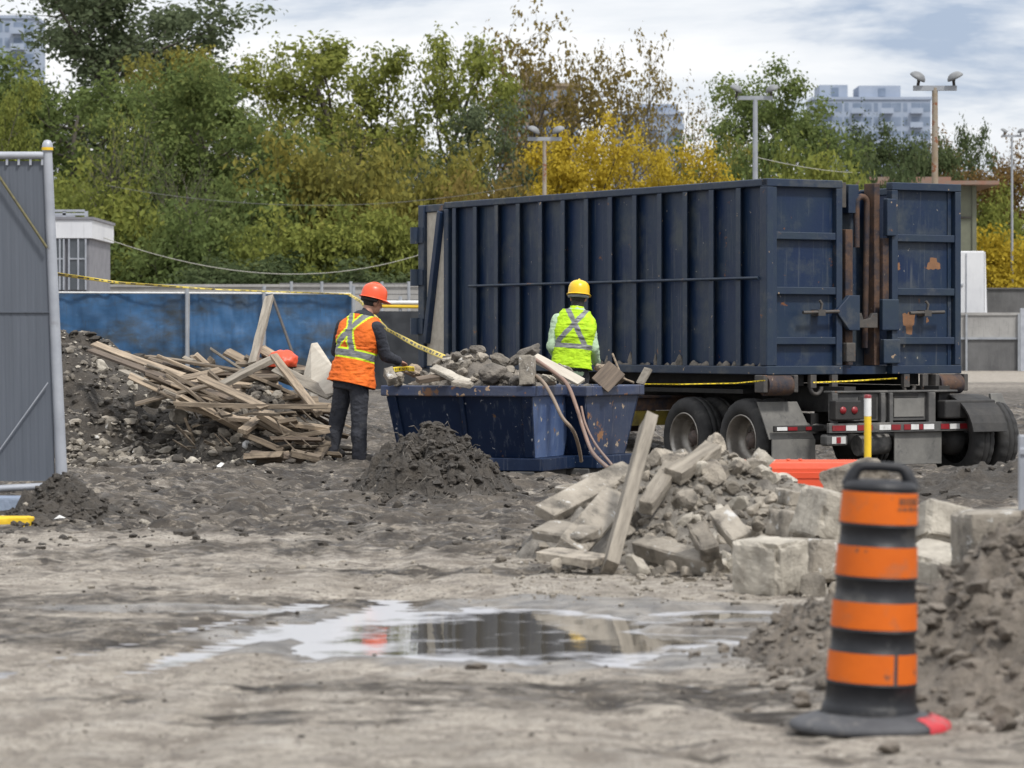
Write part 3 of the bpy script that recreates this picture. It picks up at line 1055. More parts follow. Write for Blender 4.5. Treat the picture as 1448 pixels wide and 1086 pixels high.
# shed with a rusty roof behind the container, white box body, far walls
Y = 137.0
e = empty('open_shed', (xat(1330, Y), Y, 0), 'olive shed with a flat rusty overhanging roof behind the container', 'shed')
cx = xat(1330, Y)
MB().b2((xat(1225, Y) - cx, .3, 0), (xat(1380, Y) - cx, 6, zq(262, Y))).build('wall', M['olive'], e)
MB().b2((xat(1212, Y) - cx, -.6, zq(262, Y) + .004), (xat(1410, Y) - cx, 7, zq(258, Y) + .05)).build('roof', M['roofrust'], e)
MB().b2((xat(1225, Y) - cx, .0, zq(258, Y) + .06), (xat(1345, Y) - cx, 5, zq(250, Y))).build('roof_ridge', M['roofrust'], e)
MB().b2((xat(1376, Y) - cx, .22, 0), (xat(1382, Y) - cx, .297, zq(262, Y))).build('corner_trim', M['olive'], e)
MB().b2((xat(1352, Y) - cx, .22, zq(308, Y)), (xat(1375.5, Y) - cx, .297, zq(306, Y))).build('cladding_joint', M['grime'], e)

Y = 131.0
cx = xat(1378, Y)
e = empty('storage_box', (cx, Y, 0), 'white box body standing behind the stained wall right of the container', 'container')
MB().b2((xat(1345, Y) - cx, 0, .5), (xat(1392, Y) - cx, 5, zq(355, Y))).build('body', M['bwhite'], e, bevel=.05)
MB().add([(xat(1392, Y) - cx + .003, 0, .5), (xat(1399, Y) - cx, .3, .5), (xat(1395, Y) - cx, .3, zq(356, Y)), (xat(1392, Y) - cx + .003, 0, zq(356, Y)),
          (xat(1392, Y) - cx + .003, 5, .5), (xat(1399, Y) - cx, 5, .5), (xat(1395, Y) - cx, 5, zq(356, Y)), (xat(1392, Y) - cx + .003, 5, zq(356, Y))],
         [(0, 1, 2, 3), (4, 5, 6, 7), (1, 5, 6, 2), (0, 4, 7, 3), (3, 2, 6, 7), (0, 1, 5, 4)]).build('side_panel', M['bwhite'], e)
MB().b2((xat(1366, Y) - cx, -.05, 1.5), (xat(1367, Y) - cx, -.003, zq(358, Y))).b2((xat(1357, Y) - cx, -.06, zq(404, Y)), (xat(1362, Y) - cx, -.003, zq(401, Y))).build('door_seam', M['gate_tube'], e)
MB().b2((xat(1350, Y) - cx, .3, 0), (xat(1396, Y) - cx, 4.6, .499)).build('base', M['chassis'], e)

Y = 128.0
cx = xat(1400, Y)
e = empty('stained_wall', (cx, Y, 0), 'stained pale and dark concrete wall with steel posts right of the container', 'wall')
MB().b2((xat(1120, Y) - cx, 0, -.2), (14, .25, zq(478, Y))).build('wall_foot', M['wall_dark'], e)
MB().b2((xat(1120, Y) - cx, -.02, zq(478, Y) + .003), (14, .25, zq(446, Y))).build('wall_panel', M['wallc'], e)
MB().b2((xat(1120, Y) - cx, -.07, zq(446, Y) + .003), (14, .28, zq(442, Y))).build('coping', M['wallc'], e)
MB().b2((xat(1120, Y) - cx, -.07, zq(480, Y)), (14, -.023, zq(477, Y))).build('rail', M['steel'], e)
for px in (1290, 1366, 1440, 1520):
    MB().b2((xat(px, Y) - cx - .04, -.15, -.2), (xat(px, Y) - cx + .04, -.073, zq(444, Y))).build('post', M['steel'], e)
Y = 126.5
o = MB().b2((-.09, 0, 0), (.12, .1, zq(436, Y))).b2((.16, 0, 0), (.24, .1, zq(455, Y))).b2((-.08, -.01, 0), (.18, .11, .03)).build('steel_post', M['gate_tube'], loc=(xat(1446, Y), Y, 0), bevel=.01)
tag(o, 'pale steel double post in front of the stained wall at the right edge', 'post')
Y = 141.0
o = MB().b2((xat(1300, Y), 0, -.2), (xat(1600, Y), .3, zq(409, Y))).b2((xat(1300, Y), -.08, zq(409, Y) + .003), (xat(1600, Y), .4, zq(407, Y))).build('back_wall', M['wall_dark'], loc=(0, Y, 0))
tag(o, 'dark wall farther back between the white box and the shrubs', 'wall')
Y = 112.0
o = MB().b2((xat(-200, Y), 0, -.2), (xat(690, Y), .25, zq(406, Y))).b2((xat(-200, Y), -.06, zq(406, Y) + .004), (xat(690, Y), .3, zq(402, Y))).build('grey_back_wall', M['wallc'], loc=(0, Y, 0))
tag(o, 'long grey concrete wall behind the blue tarp fence', 'wall')
Y = 110.0
e = empty('wire_fence', (xat(540, Y), Y, 0), 'thin wire fence with slim posts along the grey back wall', 'fence')
for px in (412, 455, 496, 540, 578, 625):
    MB().tube([(xat(px, Y) - xat(540, Y), 0, 0), (xat(px, Y) - xat(540, Y), 0, zq(398, Y))], .055, 8).build('post', M['steel'], e)
w = MB()
for py in (401, 408, 416, 424):
    w.tube([(xat(395, Y) - xat(540, Y), .06, zq(py, Y)), (xat(640, Y) - xat(540, Y), .06, zq(py, Y))], .02, 5)
w.build('wire', M['wire'], e)
Y = 90.0
e = empty('guard_rail', (xat(560, Y), Y, 0), 'pale horizontal rail with yellow band between the blue fence and the container', 'railing')
MB().tube([(-.6, 0, zq(428, Y)), (1.1, 0, zq(428, Y))], .06, 8).build('rail', M['white'], e)
MB().tube([(-.6, 0, zq(433, Y)), (1.1, 0, zq(434, Y))], .05, 8).build('yellow_band', M['yellow'], e)
MB().b2((-.7, .1, .3), (1.1, .2, zq(441, Y))).build('panel', M['wallc'], e)
for x in (-.55, .12, .85):
    MB().tube([(x, .05, 0), (x, .05, zq(419, Y))], .05, 8).build('post', M['steel'], e)

# blue tarp fence
Y = 76.0
e = empty('tarp_fence', (xat(280, Y), Y, 0), 'temporary fence covered in torn blue tarpaulin behind the timber heap', 'fence')
cx = xat(280, Y)


def tarp(px0, px1, py0, Y, cx, seed):
    xs = np.linspace(xat(px0, Y) - cx, xat(px1, Y) - cx, 60)
    zs = np.linspace(.05, zq(py0, Y), 30)
    X, Z = np.meshgrid(xs, zs)
    D = .10 * n2(X, Z, .9, 4, seed) + .06 * n2(X, Z * .3, 3, 4, seed + 2, kind=1)
    front = np.stack([X, D, Z], -1).reshape(-1, 3)
    back = front + np.array([0, .012, 0])
    i = np.arange(60 * 30).reshape(30, 60)
    q = np.stack([i[:-1, :-1], i[:-1, 1:], i[1:, 1:], i[1:, :-1]], -1).reshape(-1, 4)
    return np.vstack([front, back]), np.vstack([q, q[:, ::-1] + 1800])


for k, (a0, a1, mt) in enumerate(((40, 262, 'tarp'), (268, 372, 'tarp'), (376, 498, 'tarp'))):
    V, Fq = tarp(a0, a1, 415, Y, cx, 100 + k * 9)
    mesh_np('tarpaulin', V, Fq, M[mt], parent=e)
for px in (78, 265, 374, 500):
    MB().tube([(xat(px, Y) - cx, -.12, 0), (xat(px, Y) - cx, -.12, zq(404, Y))], .045, 10).build('post', M['steel'], e)
MB().tube([(xat(40, Y) - cx, -.09, zq(413.5, Y)), (xat(500, Y) - cx, -.09, zq(415.5, Y))], .022, 8).build('top_rail', M['white'], e)
MB().tube([(xat(385, Y) - cx, -.2, zq(416, Y)), (xat(425, Y) - cx, -1.4, zq(515, Y))], .035, 8).build('brace', M['grime'], e)
Y = 77.5
e = empty('screen_fence', (xat(560, Y), Y, 0), 'black screen fence between the blue tarp and the container', 'fence')
V, Fq = tarp(503, 690, 440, Y, xat(560, Y), 150)
mesh_np('screen', V, Fq, M['tarp_black'], parent=e)
for px in (506, 600, 688):
    MB().tube([(xat(px, Y) - xat(560, Y), .15, 0), (xat(px, Y) - xat(560, Y), .15, zq(438, Y))], .05, 8).build('post', M['steel'], e)


# floodlight poles
def floodlight(px, top, Y, mt, label, heads, r=.09, arm=.5):
    e = empty('floodlight_pole', (xat(px, Y), Y, gz(xat(px, Y), Y)), label, 'floodlight')
    zt = zq(top, Y)
    MB().tube([(0, 0, 0), (0, 0, zt * .55), (0, 0, zt)], [r, r * .85, r * .7], 12).build('pole', M[mt], e)
    MB().b2((-.28, -.28, .0), (.28, .28, .12)).build('base', M['concrete'], e)
    MB().b2((-arm * .9, -.05, zt - .06), (arm * .9, .05, zt + .04)).build('crossbar', M['steel'], e)
    for (dx, tilt, yaw) in heads:
        R = Euler((RAD(tilt), 0, RAD(yaw))).to_matrix()
        c = Vector((dx, -.1, zt + .22))
        h = MB()
        S_ = Matrix.Diagonal((.56, .48, .46, 1))
        h.lathe([(.10, .20), (.22, .16), (.33, .04), (.36, -.06), (.34, -.08)], 20, Matrix.Translation(c) @ R.to_4x4() @ S_)
        hd = h.build('lamp_head', M['lamp_shell'], e)
        MB().lathe([(.33, -.082), (.2, -.10), (.0, -.105)], 20, Matrix.Translation(c) @ R.to_4x4() @ S_).build('lens', M['lamp_glass'], hd)
        MB().tube([(dx, 0, zt), (dx * .95, -.05, zt + .14), tuple(c)], .035, 6).build('bracket', M['grime'], e)
    return e


floodlight(1068, 138, 82, 'steel', 'grey floodlight pole with two heads in front of the big rounded green tree', [(-.5, 32, 70), (.42, 30, -60)], .085)
floodlight(1322, 124, 66, 'steel_rust', 'rusty floodlight pole with two heads rising over the rusty roof', [(-.36, 34, 60), (.40, 28, -75)], .085)
floodlight(770, 196, 84, 'steel_rust', 'short double floodlight pole in front of the bright yellow tree', [(-.28, 34, 70), (.36, 30, -60)], .07)
floodlight(1431, 192, 146, 'steel', 'thin dark floodlight pole near the right edge before the brown tree', [(-.38, 34, 70), (.4, 30, -60)], .07)


def sag(p0, p1, d, n=24):
    return [p0.lerp(p1, k / n) + Vector((0, 0, -d * 4 * (k / n) * (1 - k / n))) for k in range(n + 1)]


o = MB().tube(sag(P(132, 331, 98), P(600, 358, 120), 1.0), .014, 5).build('overhead_cable', M['wire_pale'])
tag(o, 'pale sagging cable from the site office roof to behind the container', 'cable')
o = MB().tube(sag(P(150, 262, 116), P(740, 262, 122), .75), .009, 5).build('overhead_cable', M['wire'])
tag(o, 'thin upper cable crossing before the large green tree', 'cable')
o = MB().tube(sag(P(1068, 222, 82), P(1226, 244, 136.4), .12), .011, 5).build('overhead_cable', M['wire_pale'])
tag(o, 'pale cable from the grey floodlight pole to the rusty shed roof', 'cable')
o = MB()

# ------------------------------------------------------------------ roll-off container on its trailer
# local frame: x across the rear end, y along the length away from the rear, z up
CT = empty('rolloff_container', (C0.x, C0.y, TRZ), 'long dark navy steel roll-off container with ribbed side and double rear door', 'container', TR)
ZB, ZT, CL, CW = 1.227, 3.433, 7.32, 2.77
wall = MB()
wall.b2((.072, .06, ZB + .05), (.12, CL, ZT - .05)).b2((CW - .15, .06, ZB + .05), (CW - .10, CL, ZT - .05))
wall.b2((.15, CL - .12, ZB + .1), (CW - .15, CL - .06, ZT - .08)).b2((.15, .30, ZB + .02), (CW - .15, CL - .12, ZB + .08))
wall.build('wall', M['navy'], CT)
rl = MB()
rl.b2((0, .0, ZT - .085), (.17, CL, ZT)).b2((CW - .17, .55, ZT - .085), (CW, CL, ZT)).b2((.172, CL - .16, ZT - .085), (CW - .172, CL, ZT))
rl.build('top_rail', M['navy_frame'], CT, bevel=.012)
bl = MB()
bl.b2((-.01, .0, ZB), (.17, CL, ZB + .095)).b2((CW - .17, .0, ZB), (CW + .01, CL, ZB + .095))
bl.build('bottom_rail', M['navy_frame'], CT, bevel=.01)
for i in range(1, 14):
    y = .10 + .54 * i - .08
    # channel: web against the wall, flange standing off towards the rear end
    q = MB()
    q.b2((-.004, y - .040, ZB + .098), (.006, y + .050, ZT - .088)).b2((.0062, y + .040, ZB + .098), (.0715, y + .050, ZT - .088))
    q.build('rib', M['navy_frame'], CT)
MB().b2((-.006, .004, ZB + .098), (.14, .14, ZT - .088)).build('corner_post', M['navy_frame'], CT, bevel=.012)
MB().b2((-.006, CL - .12, ZB + .098), (.14, CL - .002, ZT - .088)).build('corner_post', M['navy_frame'], CT, bevel=.012)
MB().tube([(-.02, .14, 2.318), (-.02, CL - .7, 2.318)], .018, 8).build('side_bar', M['navy_frame'], CT)
dd = MB()
rr = random.Random(4)
for i in range(0, 14):                                      # spilled dirt wedged on the bottom rail between the ribs
    y = .12 + .54 * i
    for k in range(3):
        w_ = rr.uniform(.04, .10)
        hgt = rr.uniform(.04, .20) * (1 if k == 0 else .35)
        yy = y + .06 + k * .13 + rr.uniform(-.03, .03)
        dd.lathe([(w_, 0), (w_ * .8, hgt * .35), (w_ * .35, hgt * .8), (0.0, hgt)], 9, Matrix.Translation((.04, yy, ZB + .096)) @ Matrix.Diagonal((.36, 1, 1, 1)), 0, True,
                 lambda j, k2, s=rr.random(): 1 + .25 * math.sin(k2 * 2.3 + j * 1.7 + s * 9))
tag(dd.build('caught_dirt', M['clay'], CT), None, None, kind='stuff')

# rear doors
def door(x0, x1, name_lbl, hinge_left):
    d = MB()
    d.b2((x0 + .05, .075, ZB + .10), (x1 - .05, .10, ZT - .09))
    o = d.build('rear_door', M['navy'], CT)
    if name_lbl:
        o['label'] = name_lbl
    fr = MB()
    fr.b2((x0, 0, ZB + .1), (x0 + .085, .11, ZT - .09)).b2((x1 - .085, 0, ZB + .1), (x1, .11, ZT - .09))
    fr.b2((x0, -.004, ZT - .088), (x1, .115, ZT)).b2((x0, -.004, ZB), (x1, .115, ZB + .098))
    for z in (1.61, .99, .425):
        fr.b2((x0 + .087, .008, ZB + z - .085), (x1 - .087, .072, ZB + z))
    fr.build('door_frame', M['navy_frame'], o, bevel=.008)
    return o


dl = door(.0, 1.05, 'left rear door, dull and grimy', True)
dr = door(1.76, CW, 'right rear door, brighter blue with rust patches', False)
for (cx_, cz, rx, rz_) in ((2.42, 1.27, .095, .07), (2.06, .60, .085, .13), (1.90, 1.24, .035, .04), (2.33, .62, .02, .03), (1.86, 1.65, .02, .03)):
    n = 22
    q = MB()
    vs = [(cx_, .0735, ZB + cz)]
    for k in range(n):
        a = 2 * math.pi * k / n
        q_ = 1 + .22 * math.sin(a * 3 + cx_ * 9) + .13 * math.sin(a * 7 + cz * 5)
        vs.append((cx_ + rx * q_ * math.cos(a), .0735, ZB + cz + rz_ * q_ * math.sin(a)))
    q.add(vs, [(0, 1 + k, 1 + (k + 1) % n) for k in range(n)])
    q.build('rust_patch', mat('bare_rust', (.26, .13, .065), (.19, .10, .055), scale=9, rough=.9, bump=.2), dr)
# recessed middle with bars, bent pipe and plates
md = MB()
md.b2((1.052, .34, ZB + .1), (1.758, .38, ZT - .10)).b2((1.052, .115, ZB), (1.758, .38, ZB + .09))
md.build('door_gap_panel', M['navy'], CT)
MB().b2((1.11, .16, ZB + .16), (1.155, .30, ZT - .38)).b2((1.06, .13, ZT - .30), (1.20, .32, ZT - .012)).build('vertical_bar', M['grime'], CT, bevel=.006)
MB().b2((1.16, .09, ZB + .10), (1.265, .20, ZT - .55)).build('rusty_bar', M['rusty'], CT, bevel=.008)
MB().b2((1.27, .18, ZT - .36), (1.42, .34, ZT - .03)).build('bracket_plate', M['navy_frame'], CT, bevel=.008)
pp = [(1.40, .20, ZT - .75), (1.40, .20, ZT - .32)]
for k in range(9):
    a = math.pi * (1 - k / 8)
    pp.append((1.475 + .075 * math.cos(a), .20, ZT - .24 + .075 * math.sin(a)))
pp += [(1.55, .20, ZT - .32), (1.55, .24, ZB + .3)]
MB().tube(pp, .036, 12).build('bent_pipe', M['rusty'], CT)
MB().b2((1.58, .10, ZB + .10), (1.66, .30, ZT - .012)).build('rusty_post', M['rusty'], CT, bevel=.008)
MB().b2((1.665, .05, ZT - .62), (1.80, -.035, ZT - .19)).build('upper_hinge', M['navy_frame'], CT, bevel=.012)
MB().b2((1.665, .05, ZB + .75), (1.755, .16, ZT - .64)).build('hinge_post', M['rusty'], CT, bevel=.01)
MB().b2((1.60, .04, ZB + .50), (1.84, -.03, ZB + .86)).build('middle_hinge', M['navy_frame'], CT, bevel=.012)
MB().b2((1.62, .05, ZB + .12), (1.86, -.03, ZB + .40)).build('lower_hinge', M['navy_frame'], CT, bevel=.012)
MB().b2((1.08, .05, ZB + .14), (1.21, -.04, ZB + .36)).build('latch_box', M['grime'], CT, bevel=.012)
MB().prism([(.93, .72), (1.06, .84), (1.12, .90), (1.27, .90), (1.27, .50), (1.12, .50)], .07, Matrix(((1, 0, 0, 0), (0, 0, -1, .03), (0, 1, 0, ZB), (0, 0, 0, 1)))).build('latch_plate', M['navy_frame'], CT, bevel=.008)
MB().prism([(1.28, .53), (1.56, .53), (1.56, .70), (1.49, .70), (1.45, .64), (1.36, .62), (1.33, .70), (1.28, .70)], .05,
           Matrix(((1, 0, 0, 0), (0, 0, -1, .06), (0, 1, 0, ZB), (0, 0, 0, 1)))).build('torn_plate', M['grime'], CT, bevel=.006)
for x in (.46, 1.98):
    h = MB()
    h.tube([(x, -.05, ZB + .70), (x + .50, -.05, ZB + .715)], .02, 8)
    h.tube([(x + .24, -.05, ZB + .69), (x + .26, -.055, ZB + .80), (x + .23, -.05, ZB + .84)], .016, 8)
    h.b2((x + .20, -.07, ZB + .665), (x + .30, .07, ZB + .735))
    h.build('latch_bar', M['grime'], CT)
# left (front) end: post with hinge barrels, angled brace and bare inner panel
eb = MB()
eb.b2((-.02, CL + .50, ZB + .02), (.20, CL + .66, ZT - .02))
eb.build('end_post', M['navy_frame'], CT, bevel=.012)
MB().b2((.03, CL + .003, ZB + .05), (.10, CL + .498, ZT - .12)).build('end_panel', M['plywood'], CT)
MB().b2((.0, CL + .003, ZT - .117), (.17, CL + .66, ZT - .018)).build('end_rail', M['navy_frame'], CT, bevel=.01)
MB().b2((.03, CL + .003, ZB), (.17, CL + .66, ZB + .047)).build('end_sill', M['navy_frame'], CT, bevel=.01)
a_, b_ = Vector((.0, CL + .06, ZT - .12)), Vector((.0, CL + .46, ZB + .35))
dv = b_ - a_
MB().box((a_ + b_) / 2, (.09, .10, dv.length), Vector((0, 0, 1)).rotation_difference(dv).to_matrix()).build('end_brace', M['navy'], CT, bevel=.01)
for z in (ZT - .42, 2.45, 1.80):
    MB().tube([(-.03, CL + .70, z - .11), (-.03, CL + .70, z + .11)], .075, 12).b2((-.04, CL + .5, z - .10), (-.021, CL + .72, z + .10)).build('end_hinge', M['navy_frame'], CT)
MB().b2((.172, CL + .45, ZB + .1), (CW, CL + .5, ZT - .3)).build('end_wall', M['navy'], CT)
# rollers and hooks under the rear end
for (x, y) in ((.14, .02), (2.58, .02), (.14, 6.6), (2.58, 6.6)):
    r_ = MB()
    r_.tube([(x - .17, y, ZB - .12), (x + .17, y, ZB - .12)], .115, 20)
    o = r_.build('roller', M['rusty'], CT)
    for xx in (x - .24, x + .18):
        MB().b2((xx, y - .09, ZB - .20), (xx + .06, y + .09, ZB - .003)).build('roller_bracket', M['grime'], o, bevel=.01)
for x in (.62, .92, 1.95, 2.22):
    hk = MB()
    hk.b2((x - .04, -.03, ZB - .15), (x + .04, .03, ZB - .003))
    hk.tube([(x, 0, ZB - .12)] + [(x + .055 - .075 * math.cos(a), 0, ZB - .15 - .075 * math.sin(a)) for a in np.linspace(.1, 3.3, 9)], .024, 8)
    hk.build('hook', M['grime'], CT)
MB().b2((.5, .16, ZB - .13), (.62, CL, ZB - .003)).b2((CW - .62, .16, ZB - .13), (CW - .5, CL, ZB - .003)).build('under_beam', M['chassis_dark'], CT)

# trailer underneath
TRL = empty('rolloff_trailer', (C0.x, C0.y, TRZ), 'dusty grey trailer with twin wheels and reflector bar carrying the navy container', 'trailer', TR)
ch = MB()
for x in (.85, 2.2):
    ch.b2((x, -.30, .80), (x + .16, 8.2, 1.09))
for y in (.2, 1.1, 2.4, 4, 5.6, 7.2, 8.0):
    ch.b2((1.013, y, .82), (2.197, y + .12, 1.02))
ch.b2((.30, .9, 1.0), (.84, 8.0, 1.05)).b2((2.37, .9, 1.0), (2.9, 8.0, 1.05))
ch.build('chassis_frame', M['chassis_dark'], TRL)
ax = MB()
for y in (.557, 1.717):
    ax.tube([(.35, y, .475), (2.9, y, .475)], .07, 10)
    ax.lathe([(.07, -.2), (.2, -.14), (.24, 0), (.2, .14), (.07, .2)], 14, Matrix.Translation((1.6, y, .47)) @ Matrix.Rotation(RAD(90), 4, 'Y'))
ax.b2((.75, .2, .55), (.86, 2.1, .78)).b2((2.2, .2, .55), (2.31, 2.1, .78))
ax.build('axle', M['chassis_dark'], TRL)


def wheel(x, y, side, rim=True):
    """side -1: the dished face looks towards -x"""
    Mx = Matrix.Translation((x, y, .478)) @ Matrix.Rotation(RAD(90) * side, 4, 'Y')
    prof = [(.285, -.10), (.30, -.135), (.36, -.150), (.42, -.142), (.452, -.120), (.468, -.095), (.474, -.06), (.474, -.048), (.462, -.044), (.462, -.032), (.476, -.028), (.476, .028),
            (.462, .032), (.462, .044), (.474, .048), (.474, .06), (.468, .095), (.452, .120), (.42, .142), (.36, .150), (.30, .135), (.285, .10)]
    t = MB()

    def lug(j, k):
        return .978 if (4 <= j <= 7 or 14 <= j <= 17) and (k + (j > 10)) % 4 == 0 else 1.0
    t.lathe(prof, 96, Mx, 0, True, lug, cap=False)
    o = t.build('wheel', M['tyre'], TRL)
    if rim:
        r_ = MB()
        r_.lathe([(.295, .135), (.29, .145), (.275, .135), (.262, .09), (.255, .02), (.235, -.055), (.17, -.075), (.165, -.06), (.11, -.055), (.0, -.05)][::-1], 40, Mx, cap=False)
        ro = r_.build('rim', M['rim'], o)
        h = MB()
        h.lathe([(.0, .045), (.05, .04), (.085, .01), (.10, -.05)][::-1], 20, Mx, cap=False)
        for k in range(8):
            a = k * math.pi / 4
            h.lathe([(.018, -.07), (.018, -.03), (.0, -.025)], 6, Mx @ Matrix.Translation((.135 * math.cos(a), .135 * math.sin(a), 0)))
        h.build('hub', M['hub'], o)
    return o


for y in (.557, 1.717):
    wheel(.17, y, -1)
    wheel(.50, y, -1, False)
    wheel(2.62 if y < 1 else 2.62, y - .75 if y < 1 else y, 1, False)
    wheel(2.98, y - .75 if y < 1 else y, 1)
MB().tube([(2.0, -.19, .475), (2.7, -.19, .475)], .085, 12).lathe([(.05, -.1), (.16, -.06), (.19, .02), (.19, .1)], 20, Matrix.Translation((2.42, -.19, .475)) @ Matrix.Rotation(RAD(90), 4, 'Y')).build('hub', M['chassis_dark'], TRL)
# rear crossmember with lamps and reflector bar
rb = MB()
rb.b2((.62, -.36, .70), (2.02, -.30, 1.02)).b2((.60, -.40, 1.021), (2.40, -.24, 1.045)).b2((.60, -.41, .66), (.68, -.361, 1.02)).b2((1.28, -.42, .66), (1.34, -.361, 1.02)).b2((1.40, -.42, .66), (1.45, -.361, 1.02)).b2((1.96, -.42, .66), (2.06, -.361, 1.02))
rb.build('rear_crossmember', M['chassis'], TRL, bevel=.008)
MB().b2((1.00, -.368, .735), (1.25, -.361, .975)).build('opening_shade_plate', M['chassis_dark'], TRL)  # dark plates on solid steel, standing in for the shade of openings
MB().b2((1.50, -.368, .965), (1.85, -.361, 1.0)).build('opening_shade_plate', M['chassis_dark'], TRL)
MB().b2((1.50, -.372, .745), (1.93, -.3615, .955)).build('grey_plate', M['flap'], TRL)
br = MB()
br.b2((.52, -.46, .575), (3.0, -.41, .685))
bar = br.build('reflector_bar', M['chassis'], TRL, bevel=.006)
xs = [(.56, .74, 0), (.75, .90, 1), (.91, 1.12, 0), (1.22, 1.38, 1), (1.39, 1.52, 0), (1.57, 1.66, 0), (1.67, 1.78, 1), (1.79, 1.84, 0), (1.85, 2.0, 1), (2.1, 2.22, 0), (2.23, 2.37, 1), (2.38, 2.55, 0), (2.56, 2.66, 1), (2.68, 2.86, 0)]
for (a0, a1, c) in xs:
    MB().b2((a0, -.468, .60), (a1, -.462, .66)).build('reflector', M['white'] if c else M['red'], bar)
for (x, z, sz) in ((.60, .83, (.36, .14, .22)),):
    lb_ = MB().b2((x - .02, -.50, z - .11), (x + .34, -.37, z + .11)).build('lamp_housing', M['chassis_dark'], TRL, bevel=.015)
    for dx in (.08, .24):
        MB().lathe([(.042, 0), (.04, .010), (.0, .012)], 16, Matrix.Translation((x + dx, -.502, z)) @ Matrix.Rotation(RAD(90), 4, 'X')).build('tail_lamp', M['red'], lb_)
for (x, w_) in ((.50, .30), (2.78, .26)):
    lb_ = MB().b2((x, -.44, .43), (x + w_, -.30, .56)).build('lamp_housing', M['chassis'], TRL, bevel=.03)
    MB().b2((x + .07, -.446, .455), (x + w_ - .04, -.441, .535)).build('reversing_lamp', M['lamp_glass'], lb_)
    MB().b2((x + .13, -.450, .46), (x + .19, -.447, .53)).build('tail_lamp', M['red'], lb_)
# mudguards and flaps
fl = MB()
fl.add([(.03, .00, .50), (.66, .00, .50), (.66, .02, .50), (.03, .02, .50), (-.05, .12, .92), (.50, .12, .92), (.50, .14, .92), (-.05, .14, .92)],
       [(0, 1, 2, 3), (4, 7, 6, 5), (0, 4, 5, 1), (1, 5, 6, 2), (2, 6, 7, 3), (3, 7, 4, 0)])
fl.b2((.06, -.012, .13), (.66, .010, .499))
fo = fl.build('mudflap', M['flap'], TRL, bevel=.004)
MB().b2((.05, -.07, .585), (.74, -.03, .655)).build('flap_bar', M['chassis_dark'], fo, bevel=.01)
for (a0, a1, c) in ((.08, .22, 1), (.23, .36, 0), (.48, .56, 0)):
    MB().b2((a0, -.078, .60), (a1, -.072, .64)).build('reflector', M['white'] if c else M['red'], fo)
MB().b2((1.48, -.405, .20), (2.16, -.385, .572)).build('mudflap', M['flap'], TRL, bevel=.008)
fd = MB()
n = 14
for k in range(n):
    a0, a1 = math.pi * (.06 + .88 * k / n), math.pi * (.06 + .88 * (k + 1) / n)
    for (x0, x1) in ((2.34, 2.84),):
        c_ = (-.193, .475)
        v = []
        for a in (a0, a1):
            for r_ in (.55, .575):
                for x in (x0, x1):
                    v.append((x, c_[0] + r_ * math.cos(a), c_[1] + r_ * .9 * math.sin(a)))
        fd.add(v, [(0, 1, 5, 4), (2, 6, 7, 3), (0, 2, 3, 1), (4, 5, 7, 6), (0, 4, 6, 2), (1, 3, 7, 5)])
fd.build('mudguard', M['chassis_dark'], TRL)
MB().b2((2.12, -.52, .72), (2.86, -.36, .93)).build('lamp_carrier', M['chassis_dark'], TRL, bevel=.02)
MB().lathe([(.05, 0), (.045, .012), (.0, .016)], 14, Matrix.Translation((2.72, -.522, .83)) @ Matrix.Rotation(RAD(90), 4, 'X')).build('tail_lamp', M['red'], TRL)
MB().add([(2.88, -.50, .50), (3.30, -.46, .50), (3.30, -.40, .53), (2.88, -.44, .53), (2.88, -.40, 1.0), (3.06, -.38, 1.0), (3.06, -.34, 1.0), (2.88, -.36, 1.0)],
         [(0, 1, 2, 3), (4, 7, 6, 5), (0, 4, 5, 1), (1, 5, 6, 2), (2, 6, 7, 3), (3, 7, 4, 0)]).build('pale_fender', M['flap'], TRL, bevel=.006)
MB().b2((-.30, 2.55, .78), (.82, 2.62, .96)).b2((-.42, 2.5, .93), (.82, 3.6, .955)).b2((-.3, 3.5, .5), (.82, 3.58, .92)).build('side_tool_tray', M['rusty'], TRL)
MB().b2((-.34, 2.56, .60), (.70, 2.60, .775)).build('yellow_guard', mat('dirty_yellow', (.30, .23, .03), (.11, .09, .03), scale=4, rough=.6, dirt=(.05, .045, .04), dirt_at=.5), TRL)
lg = MB()
for x in (.75, 2.3):
    lg.b2((x, 7.0, .06), (x + .12, 7.12, .80)).b2((x - .08, 6.92, 0), (x + .2, 7.2, .058))
lg.build('landing_leg', M['chassis'], TRL)
MB().tube([(.6, .35, .66), (1.2, -.05, .58), (1.9, .1, .5)], .035, 8).tube([(1.1, -.2, .42), (1.5, -.22, .44)], .12, 12).build('air_tank', M['chassis'], TRL)

# ------------------------------------------------------------------ waste bins
BZ = gz(-.2, 31.2)


